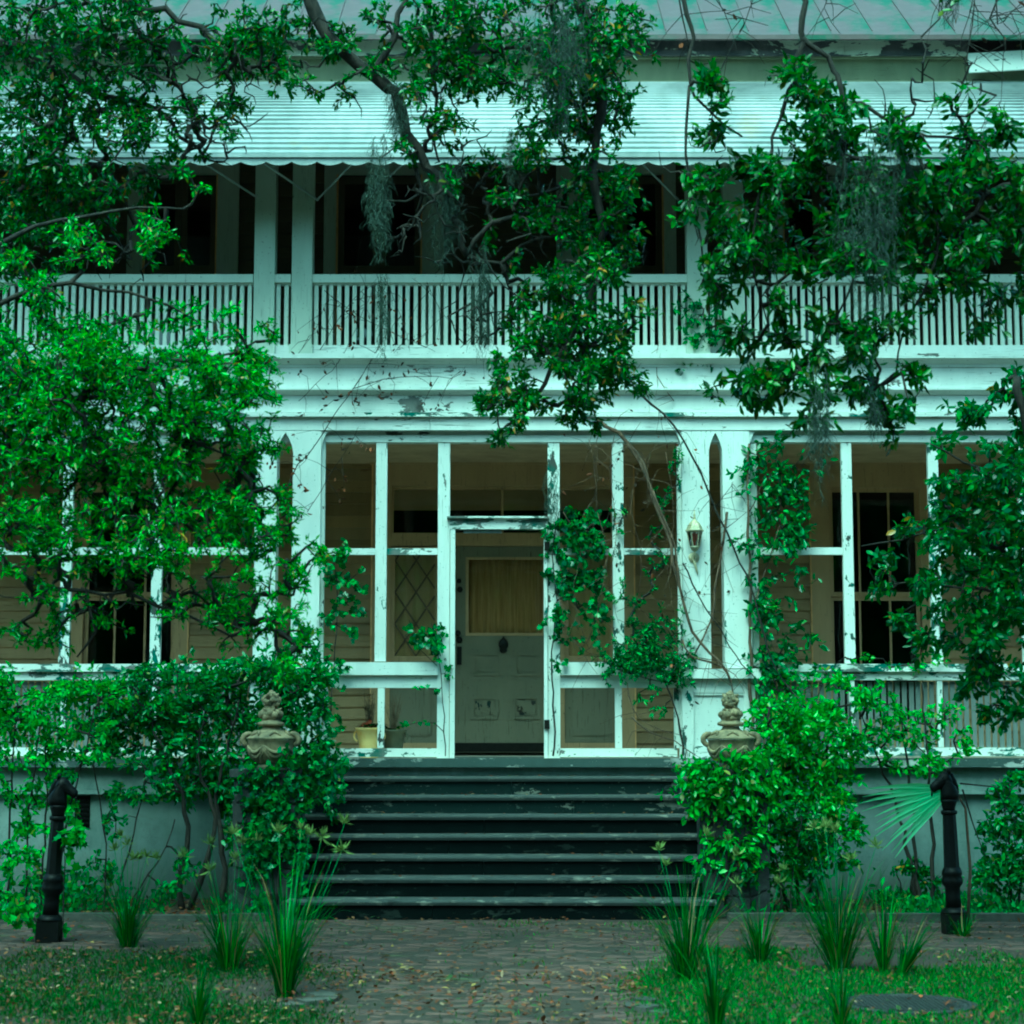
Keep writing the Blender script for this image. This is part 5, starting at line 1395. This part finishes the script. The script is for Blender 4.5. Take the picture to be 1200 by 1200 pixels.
climber('leafy vine on a brown stem up the column edge beside the lancet', -.13, [([(884, 886), (880, 800), (879, 720), (878, 640), (877, 560), (878, 520)], .018, .012), ([(880, 720), (900, 660), (915, 600), (910, 540)], .008, .004), ([(878, 600), (900, 560), (930, 545)], .006, .003)],
    [(905, 545, 28, 22, .74), (915, 590, 28, 25, .76), (905, 635, 28, 18, .66), (930, 610, 18, 18, .5), (895, 690, 14, 25, .6), (890, 740, 16, 25, .72), (905, 760, 22, 18, .74), (880, 660, 8, 20, .5), (940, 640, 14, 8, .4), (905, 790, 22, 20, .7), (935, 735, 16, 10, .35), (950, 560, 25, 25, .3), (930, 680, 25, 25, .25), (960, 750, 25, 14, .35), (900, 600, 20, 60, .4)],
    name='vine', shape='leaf', L=.085, W=.038, per=6, bark='bark_light', pal=PAL_IVY, droop=.5)
climber('leafy vine hanging on the balcony rail by the right column', -.12, [([(850, 420), (845, 380), (838, 340), (830, 320)], .007, .004)],
    [(825, 365, 22, 18, .7), (815, 395, 18, 16, .68), (845, 385, 14, 12, .6), (835, 335, 18, 10, .4), (800, 430, 22, 16, .5), (850, 425, 30, 14, .5)], name='vine', shape='leaf', L=.07, W=.036)
climber('low ivy and weeds below the right parapet sill', -.15, [([(940, 886), (950, 840), (970, 790), (990, 770)], .006, .003), ([(940, 886), (920, 830), (905, 790)], .006, .003)],
    [(930, 790, 25, 16, .6), (975, 785, 25, 8, .35), (1020, 775, 20, 6, .35), (920, 830, 25, 22, .6), (1060, 775, 30, 8, .4)], name='ivy', shape='leaf', L=.06, W=.03, pal=PAL_LIME)
climber('fresh ivy wrapped round the leaning hitching post', gp(57, 1104).y - .02, [([(70, 1104), (74, 1060), (76, 1010), (74, 975), (80, 960)], .006, .003), ([(60, 1104), (50, 1080), (45, 1060)], .005, .003)],
    [(80, 990, 14, 20, .86), (90, 975, 12, 10, .6), (74, 1030, 8, 22, .6), (30, 1085, 30, 18, .72), (68, 1085, 14, 12, .6), (15, 1060, 20, 18, .5), (100, 970, 6, 8, .4)], pal=PAL_LIME, L=.07, W=.066, dY=.12)

# dry vine stems across the facade (no leaves, or a few withered ones)
def bare_vine(label, Yv, stems, name='dry_vine', bark='bark', withered=0):
    b = at(stems[0][0][0][0], stems[0][0][0][1], stems[0][0][0][2] if len(stems[0][0][0]) > 2 else Yv)
    root = plant(name, label, 'vine', b, [(W3(l, Yv), r0, r1) for l, r0, r1 in stems], [], bark=bark, stem='stem', group='bare vines on the house')
    # fine side shoots
    tw = MB(); lp = []
    for l, r0, r1 in stems:
        pts = W3(l, Yv)
        for i in range(len(pts) - 1):
            for _ in range(3):
                q = pts[i].lerp(pts[i + 1], rnd(0, 1)); d = Vector((rnd(-1, 1), rnd(-.4, .1), rnd(-1, .6))).normalized()
                ln = rnd(.08, .38); m = q + d * ln * .5 + Vector((rnd(-.03, .03), 0, rnd(-.03, .03))); e = q + d * ln + Vector((0, 0, -.05))
                tw.tube([q, m, e], [.0035, .0028, .0015], 4); lp.append(e)
    tag(part('side_shoots', tw, M[bark], root), kind='stuff')
    if withered:
        k = withered; P = np.array([lp[i % len(lp)] for i in range(k)]) + RNG.normal(0, .02, (k, 3))
        pal = [(1, (.07, .028, .014)), (1, (.03, .02, .014)), (.4, (.18, .07, .03))]
        part_ = leaves_mesh('withered_leaves', P, RNG.normal(0, 1, (k, 3)) + np.array([0, 0, -.8]), RNG.normal(0, 1, (k, 3)), RNG.uniform(.035, .07, k), RNG.uniform(.02, .035, k), pick(pal, k, np.ones(k)), M['dry'])
        tag(link('withered_leaves', part_, root), kind='stuff')
    return root
bare_vine('thin dry vine rising from the left column across the fascia', -.20, [([(330, 585), (350, 545), (372, 520), (395, 480), (415, 455), (430, 430), (445, 405)], .007, .003), ([(415, 455), (450, 445), (490, 440), (530, 443), (545, 430)], .005, .002), ([(360, 600), (385, 560), (405, 530), (420, 500)], .004, .002), ([(350, 470), (380, 440), (400, 420), (440, 330)], .003, .002)], withered=150)
bare_vine('thick twisted vine stem slanting before the right screen', -.22, [([(700, 490), (725, 508), (745, 530), (760, 560), (772, 600), (785, 640), (795, 690), (812, 740), (840, 775), (857, 800)], .022, .012), ([(765, 575), (790, 640), (800, 700)], .014, .008), ([(735, 520), (748, 540), (770, 590)], .018, .01)], 'woody_vine', 'bark_light', 20)
bare_vine('grey vine stem crossing the column from the lantern to the shrub', -.26, [([(740, 450), (775, 485), (800, 515), (820, 555), (838, 595), (852, 625), (868, 660), (885, 700), (900, 760), (920, 800), (945, 830)], .012, .008), ([(838, 595), (856, 570), (860, 565)], .004, .002), ([(850, 620), (875, 600)], .004, .002), ([(800, 660), (820, 700), (845, 740), (862, 770), (880, 790), (905, 825)], .008, .006)], 'woody_vine', 'bark', 16)
bare_vine('brown vine stem leaning through the lancet slit', -.12, [([(852, 600), (846, 640), (838, 690), (835, 720), (822, 750), (812, 772)], .013, .009)], 'woody_vine', 'bark_light', 6)
bare_vine('curved reddish stem arching over the right urn', -.9, [([(800, 750), (810, 768), (830, 775), (850, 782), (858, 800), (860, 815)], .010, .006), ([(740, 840), (760, 858), (790, 868), (815, 885)], .008, .005)], 'dry_vine', 'bark_light', 4)
bare_vine('tangle of dry tendrils hanging right of the door', -.12, [([(690, 515), (700, 560), (690, 600)], .004, .002), ([(705, 500), (695, 540), (700, 590), (690, 640)], .004, .002), ([(720, 510), (715, 560), (722, 620), (716, 680), (725, 730)], .004, .002), ([(770, 520), (745, 560), (735, 610)], .003, .002), ([(655, 700), (665, 740), (680, 760), (700, 790)], .004, .002), ([(790, 470), (770, 440), (772, 400)], .004, .003), ([(660, 600), (680, 640), (672, 700), (690, 760)], .004, .002), ([(700, 600), (712, 650), (700, 720), (708, 780)], .004, .002), ([(740, 600), (752, 660), (745, 720), (760, 760)], .003, .002), ([(735, 800), (742, 830), (760, 850), (800, 862)], .005, .003), ([(780, 530), (790, 600), (782, 660), (790, 720)], .004, .002)], 'dry_vine', 'bark_light', 24)
bare_vine('fine dry tendrils netted over the left balcony railing', -.14, [([(375, 410), (400, 370), (425, 340), (450, 330)], .0035, .002), ([(380, 340), (420, 370), (470, 395), (510, 412)], .0035, .002), ([(450, 325), (470, 370), (480, 410)], .003, .002), ([(500, 330), (520, 370), (560, 400)], .003, .002), ([(345, 420), (365, 395), (385, 350)], .003, .002)], 'dry_vine', 'bark', 60)
bare_vine('bare hanging twigs before the roof edge at the right', -6.2, [([(1180, -20), (1160, 20), (1178, 45), (1176, 62)], .008, .003), ([(1142, -20), (1140, 30), (1130, 80), (1136, 120)], .005, .002), ([(1105, -20), (1100, 15)], .006, .003), ([(1165, -20), (1170, 30), (1185, 15), (1200, 0)], .006, .003), ([(1140, 0), (1128, 40), (1120, 66)], .004, .002), ([(1176, 62), (1172, 120), (1150, 150)], .003, .0015)], 'bare_twigs', 'bark', 6)
bare_vine('bare drooping twigs before the frieze above the balcony', -5.9, [([(795, -20), (800, 20), (808, 60)], .008, .004), ([(830, -20), (850, 15), (900, 30)], .005, .002), ([(890, -20), (870, 30), (855, 60), (840, 90)], .004, .002), ([(980, -20), (965, 10), (985, 40)], .004, .002)], 'bare_twigs', 'bark', 4)

# ---------- Spanish moss
def moss(label, px, y0, y1, wpx, Ym, n, width=.0019, tilt=0):
    sc = F / (Ym + CAM_D); top = at(px, y0, Ym); H = (y1 - y0) / sc; Wd = wpx / sc
    P = []; Fq = []; Cc = []
    nst = max(7, int(Wd / .009) + 6)
    strings = []
    for s in range(nst):
        x0 = np.clip(RNG.normal(0, .26), -.6, .6) * Wd; zs0 = H * RNG.uniform(0, .55) * (s > 2)
        ln = max(.08, (H * (RNG.uniform(.35, 1.0) if s else 1.0) - zs0 * .8) * (1 - .5 * abs(x0) / (Wd * .6 + 1e-6)))
        m = 22; zz = -zs0 - np.linspace(0, ln, m); w_ = RNG.uniform(.006, .018)
        wob = np.cumsum(RNG.normal(0, w_ * .55, (m, 2)), axis=0); wob -= np.linspace(0, 1, m)[:, None] * wob[-1] * .6
        xs = x0 + tilt * np.linspace(0, 1, m) + wob[:, 0] + .010 * np.sin(zz * RNG.uniform(20, 40) + RNG.uniform(0, 6)); ys = RNG.uniform(-.5, .5) * Wd * .8 + wob[:, 1]
        strings.append(np.stack([xs, ys, zz], 1))
    def ribbon(c, w, col):
        o = len(P); k = len(c)
        for i in range(k):
            f_ = w * (1 - .6 * i / k); P.append(c[i] + np.array([-f_, 0, 0])); P.append(c[i] + np.array([f_, f_ * .6, 0])); Cc.append(col); Cc.append(col)
        for i in range(k - 1): Fq.append((o + 2*i, o + 2*i + 1, o + 2*i + 3, o + 2*i + 2))
    base = np.array([.066, .085, .074])
    for s in strings: ribbon(s, width * 1.2, base * RNG.uniform(.6, 1.1))
    for _ in range(n):                                  # tangled curls off the strings
        s = strings[RNG.integers(0, nst)]; u = RNG.uniform(0, .97) * (len(s) - 1); i = int(u); q = s[i] + (s[i + 1] - s[i]) * (u - i)
        ln = RNG.uniform(.03, .11); k = 7; t = np.linspace(0, 1, k)[:, None]
        a = RNG.uniform(0, 6.28); dv = np.array([math.cos(a), math.sin(a), RNG.uniform(-.8, .6)]); cu = RNG.normal(0, .5, 3)
        c = q + dv * t * ln * .6 + cu * np.sin(t * 3.1) * ln * .35 + np.array([0, 0, -1]) * t ** 2 * ln * .5
        ribbon(c, width * .8, base * RNG.uniform(.45, 1.35) * np.array([1, 1, RNG.uniform(.9, 1.05)]))
    V = np.array(P) + np.array(top)
    t = thing('spanish_moss', label, 'moss', tuple(top), 'beards of Spanish moss')
    tag(link('strands', np_mesh('strands', V, [np.array(Fq)], M['moss'], np.array(Cc)), t), kind='stuff')
moss('long narrow beard of grey moss before the left balcony opening', 446, 158, 340, 26, YO - .05, 1500)
moss('lower wisp of grey moss before the left balcony railing', 449, 320, 432, 12, YO - .05, 350)
moss('broad grey moss mass at the top centre among oak leaves', 655, -30, 190, 80, YO - .45, 2200)
moss('thin moss tail dropping below the oak limb end', 566, 285, 440, 26, YO - .1, 900)
moss('short moss clinging to the crooked oak limb', 466, 95, 190, 26, YO - .08, 600)
moss('wide curtain of moss hanging over the right balcony railing', 1015, 140, 440, 58, YR - .45, 2600)
moss('slim moss strand hanging below the broad leaves before the right bay', 960, 430, 590, 22, YR - .45, 800)
moss('short moss wisp before the right bay fascia', 1022, 440, 530, 10, YR - .2, 250)
moss('dark moss tuft under the bough at the right', 1060, 150, 260, 24, YR - .1, 600)
moss('moss tuft snagged on the frame above the screen door', 648, 545, 640, 18, -.14, 260, tilt=-.03)
moss('faint moss strands beside the top centre leaves', 605, 150, 235, 30, YO - .2, 450)
moss('small moss clump by the roof at the upper right', 1115, -20, 30, 22, YR - .1, 250)
moss('moss strands on the limb before the dark balcony', 525, 185, 340, 34, YO - .08, 700)

# ---------- umbrella-grass clumps
def grass_clump(px, py, hpx, wpx, label, lean=0.0, n=110, heads=0, two=False):
    g = gp(px, py); sc = F / (g.y + CAM_D); H = hpx / sc; Wd = wpx / sc
    t = thing('grass_clump', label, 'grass clump', tuple(g), 'grass clumps beside the walk')
    P = []; Fq = []; Cc = []
    def blade(b, az, tiltv, ln, w, bend, c):
        k = 6; o = len(P)
        out = np.array([math.cos(az), math.sin(az), 0]); side = np.array([-math.sin(az), math.cos(az), 0])
        if abs(side[0]) < .3: side = side + np.array([.4, 0, 0])
        for i in range(k):
            u = i / (k - 1); ang = tiltv + bend * u * u
            pos = b + out * ln * u * math.sin(ang) + np.array([lean * ln * u, 0, ln * u * math.cos(ang)])
            ww = w * (1 - u) ** .7 * (0.6 + .4 * min(1, u * 4))
            P.append(pos - side * ww); P.append(pos + side * ww); Cc.append(c); Cc.append(c)
        for i in range(k - 1): Fq.append((o + 2*i, o + 2*i + 1, o + 2*i + 3, o + 2*i + 2))
    pal = np.array([(.010, .044, .005), (.020, .085, .006), (.045, .17, .008), (.09, .29, .012)])
    spr = math.atan2(Wd * .5, H)
    for i in range(int(n * 1.25)):
        az = RNG.uniform(0, 6.283); rr = RNG.uniform(0, .045) * (Wd / .4)
        b = np.array(g) + np.array([rr * math.cos(az), rr * math.sin(az), -.01])
        c = (pal[RNG.choice(4, p=[.3, .35, .25, .1])] if RNG.uniform() > .07 else np.array([.20, .15, .06])) * RNG.uniform(.7, 1.2)
        blade(b, az + RNG.normal(0, .3), spr * 1.35 * RNG.uniform(0, 1) ** .75, H * RNG.uniform(.35, 1.2), RNG.uniform(.003, .0075), RNG.uniform(.0, .9) * (RNG.uniform() ** .5), c)
    tag(link('blades', np_mesh('blades', np.array(P), [np.array(Fq)], M['blade'], np.array(Cc)), t), kind='stuff')
    for h in range(heads):                              # flower stalks with finger-like heads
        P = []; Fq = []; Cc = []
        az = RNG.uniform(0, 6.283); tl = RNG.uniform(.1, .45); ln = H * RNG.uniform(1.0, 1.3)
        tip = np.array(g) + np.array([math.cos(az) * math.sin(tl) * ln + lean * ln, math.sin(az) * math.sin(tl) * ln * .5, math.cos(tl) * ln])
        m = MB().tube([g, Vector(tuple((np.array(g) + tip) / 2)) + Vector((0, 0, .02)), Vector(tuple(tip))], [.003, .0025, .002], 4)
        st = np_mesh('stalk', np.array(m.v), [np.array([f_ for f_ in m.f if len(f_) == 4])], M['blade'], np.tile(np.array([.05, .18, .04]), (len(m.v), 1)))
        so = link('stalk', st, t)
        kk = 30; D = RNG.normal(0, .6, (kk, 3)) + np.array([0, 0, .8])
        hm = leaves_mesh('seed_head', np.tile(tip, (kk, 1)), D, RNG.normal(0, 1, (kk, 3)), RNG.uniform(.04, .09, kk), RNG.uniform(.0022, .0045, kk),
                         np.array([(.20, .26, .07)]) * RNG.uniform(.7, 1.3, (kk, 1)), M['dry'], 'small')
        link('seed_head', hm, so)
grass_clump(150, 1110, 100, 95, 'grass clump standing alone on the cross path edge near the leaning post', heads=7)
grass_clump(268, 1138, 120, 100, 'broad grass clump, middle of the three left of the walk', heads=6, n=130, lean=-.05)
grass_clump(333, 1168, 165, 95, 'tall grass clump at the left corner of the walk by curved edging', heads=7, n=170)
grass_clump(232, 1203, 85, 50, 'small bright tuft at the bottom edge left of the walk', n=60)
grass_clump(805, 1150, 135, 95, 'dense grass clump at the right corner of the walk', heads=5, n=160, lean=.05)
grass_clump(890, 1128, 85, 70, 'short grass clump between two taller ones right of the walk', heads=3, n=90)
grass_clump(983, 1138, 135, 105, 'widest grass clump on the right lawn before the pale wall', heads=7, n=190)
grass_clump(1036, 1142, 110, 50, 'narrow upright grass tuft beside the widest clump', n=75, lean=.02)
grass_clump(1056, 1144, 75, 45, 'leaning grass tuft above the manhole cover', n=70, lean=.42)
grass_clump(838, 1206, 120, 60, 'bright tuft at the bottom edge right of the walk', n=80)
grass_clump(985, 1208, 90, 45, 'bright tuft at the bottom edge beside the manhole cover', n=60)
grass_clump(1128, 1098, 40, 70, 'low weeds growing at the foot of the upright hitching post', n=60)

# ---------- fan palm frond behind the right hitching post
pb = at(1128, 1040, -2.9); pb.z = 0
hub = at(1118, 924, -3.2)
palm = thing('fan_palm', 'young fan palm with one pleated frond beside the hitching post', 'palm', (hub.x + .12, -3.0, 0))
part('petiole', MB().tube([(hub.x + .12, -3.0, -.02), (hub.x + .15, -3.05, .5), (hub.x + .10, -3.15, 1.0), hub], [.016, .013, .010, .008], 6), M['bark_light'], palm, True)
pc = np.array([(.24, .46, .26)])
for i in range(12):
    a = math.radians(173 + i * 4.3); ln = rnd(.74, .92) * (1 - .018 * i); dn = Vector((math.cos(a), -.12 + .02 * (i % 2) - .012 * i, math.sin(a)))
    dn.normalize(); sd = dn.cross(Vector((0, -1, 0))).normalized(); up_ = sd.cross(dn)
    v = []
    for k in range(6):
        u = k / 5; w = .026 * math.sin(math.pi * (.12 + .88 * (1 - u)) ** 1.0) if u > .0 else .006
        w = .021 * (min(1, u * 3)) * (1 - max(0, (u - .45) / .55)) + .001
        c = hub + dn * ln * u + Vector((0, 0, -.10 * u * u))
        v += [c - sd * w, c - up_ * w * .45, c + sd * w]
    o = np.array([tuple(p) for p in v]); fc = []
    for k in range(5): fc += [(3*k, 3*k+1, 3*k+4, 3*k+3), (3*k+1, 3*k+2, 3*k+5, 3*k+4)]
    link('frond_segment', np_mesh('frond_segment', o, [np.array(fc)], M['leaf_soft'], np.tile(pc * rnd(.8, 1.5), (len(o), 1))), palm)
for (q0, q1, q2) in (((1125, 918), (1165, 922), (1190, 965)), ((1128, 925), (1140, 965), (1155, 1005))):
    part('bare_rib', MB().tube([at(*q0, -3.1), at(*q1, -3.1), at(*q2, -3.1)], [.008, .006, .003], 5), M['twig'], palm)

# ================================================================== GROUND COVER
def lawn_ok(x, y):
    if on_path(x, y): return False
    return y < -4.3
n = 150000
gx = RNG.uniform(-3.6, 3.6, n); gy = RNG.uniform(-9.3, -2.3, n)
lim = np.abs(gx) < (gy + CAM_D) * .30
edge = np.array([lawn_ok(a + RNG.normal(0, .12), b + RNG.normal(0, .12)) or (RNG.uniform() < (.05 if b < -2.9 else .16) and math.sin(a * 5 + 2) + math.sin(b * 7 + a) > .5) for a, b in zip(gx, gy)])
dens = np.sin(gx * 2.1 + 1.3 * np.sin(gy * 1.7)) * .5 + np.sin(gy * 2.9 + gx * .9) * .35 + RNG.uniform(-.8, .8, n)
thin = np.where(gx < 0, dens > -.05, dens > -.9)
thin &= ~((gx > 2.0) & (gy > -5.4) & (dens < .5))
mhd = (gx - mc.x) ** 2 + (gy - mc.y) ** 2 > (R + .05) ** 2
k = lim & edge & thin & mhd
gx, gy = gx[k], gy[k]; n = len(gx)
Pg = np.stack([gx, gy, np.zeros(n)], 1)
Dg = RNG.normal(0, .45, (n, 3)) + np.array([0, 0, .8])
pal = [(3, (.024, .080, .006)), (4, (.045, .14, .008)), (2, (.075, .22, .010)), (.7, (.18, .14, .04))]
me = leaves_mesh('lawn_grass', Pg, Dg, RNG.normal(0, 1, (n, 3)), RNG.uniform(.02, .055, n), RNG.uniform(.004, .009, n), pick(pal, n, np.where(gx > 0, 1.1, .6)), M['blade'], 'small')
tag(link('lawn_grass', me), 'short uneven grass on both sides of the walk', 'grass', kind='stuff')
# weeds in the beds along the foundation
n = 14000
wx = RNG.uniform(-4.6, 4.8, n); wy = RNG.uniform(-2.05, -.1, n)
k = np.abs(wx - CX) > 2.0; k &= (np.sin(wx * 3.1 + 2) + np.sin(wx * 7.3) * .6 + RNG.uniform(-1, 1, n)) > .1
wx, wy = wx[k], wy[k]; n = len(wx)
me = leaves_mesh('bed_weeds', np.stack([wx, wy, RNG.uniform(0, 1, n) ** 2 * (.12 + .22 * (np.sin(wx * 2.7) > .2))], 1), RNG.normal(0, .7, (n, 3)) + np.array([0, -.2, .5]), RNG.normal(0, 1, (n, 3)) + np.array([0, -.5, .6]), RNG.uniform(.04, .10, n), RNG.uniform(.02, .045, n), pick(PAL_SHRUB, n, np.ones(n)), M['leaf_soft'])
tag(link('bed_weeds', me), 'low weeds scattered over the beds along the foundation', 'weeds', kind='stuff')
# fallen leaves
n = 34000
lx_ = RNG.uniform(-4.5, 4.5, n); ly_ = RNG.uniform(-9.2, -.2, n)
on = np.array([on_path(a, b) for a, b in zip(lx_, ly_)])
drift = 1.5 * np.exp(-((ly_ + 6.15 + .25 * np.sin(lx_ * 2.3)) / .38) ** 2) + .8 * np.exp(-((ly_ + 7.3) / .8) ** 2) + .7 * np.exp(-((ly_ + 2.15) / .06) ** 2) + .22
bed = (ly_ > -2.05) & (np.abs(lx_ - CX) > 2.05)
st = (ly_ > -2.1) & (np.abs(lx_ - CX) <= 2.05)
k = (~st) & np.where(on, RNG.uniform(0, 1, n) < drift * .6 * (.4 + .6 * (np.sin(lx_ * 4 + ly_ * 2.3) > -.2)), RNG.uniform(0, 1, n) < np.where(bed, .8, np.where(lx_ < 0, .30, .14)))
lx_, ly_ = lx_[k], ly_[k]; m1 = len(lx_)
# some lie on the treads
ms = 150; sk = RNG.integers(1, 8, ms)
sx = RNG.uniform(X0, X1, ms); sy = -0.29 * sk - .04 + RNG.uniform(.04, .24, ms); sz = FLOOR - RISE * sk + .008
P = np.concatenate([np.stack([lx_, ly_, RNG.uniform(.012, .035, m1)], 1), np.stack([sx, sy, sz], 1)]); n = len(P)
pal = [(6, (.10, .038, .018)), (3, (.14, .075, .036)), (1.6, (.22, .16, .10)), (.6, (.26, .19, .06)), (1, (.06, .09, .03)), (.5, (.22, .07, .03))]
D = RNG.normal(0, 1, (n, 3)); D[:, 2] *= .25
me = leaves_mesh('leaf_litter', P, D, np.array([0, 0, 1.0]) + RNG.normal(0, .25, (n, 3)), RNG.uniform(.02, .06, n), RNG.uniform(.012, .032, n), pick(pal, n, np.ones(n)), M['dry'])
tag(link('leaf_litter', me), 'brown fallen leaves strewn over path, beds and steps', 'leaves', kind='stuff')
# the wood on the far side of the garden, behind the viewer (seen only as dim reflections in the panes)
n = 42000
a = RNG.uniform(math.radians(-165), math.radians(-15), n); rad = RNG.uniform(26, 36, n)
zz = RNG.uniform(0, 1, n) ** 1.1 * (13 + 3.0 * np.sin(a * 17) + 1.5 * np.sin(a * 41 + 1))
P = np.stack([np.cos(a) * rad, np.sin(a) * rad - 10, zz], 1)
me = leaves_mesh('distant_wood', P, RNG.normal(0, 1, (n, 3)), RNG.normal(0, 1, (n, 3)), RNG.uniform(1.0, 2.2, n), RNG.uniform(.8, 1.6, n), pick(PAL_OAK, n, np.ones(n)), M['leaf_soft'], 'small')
tag(link('distant_wood', me), 'distant mass of trees across the garden opposite the house', 'wood', kind='stuff')
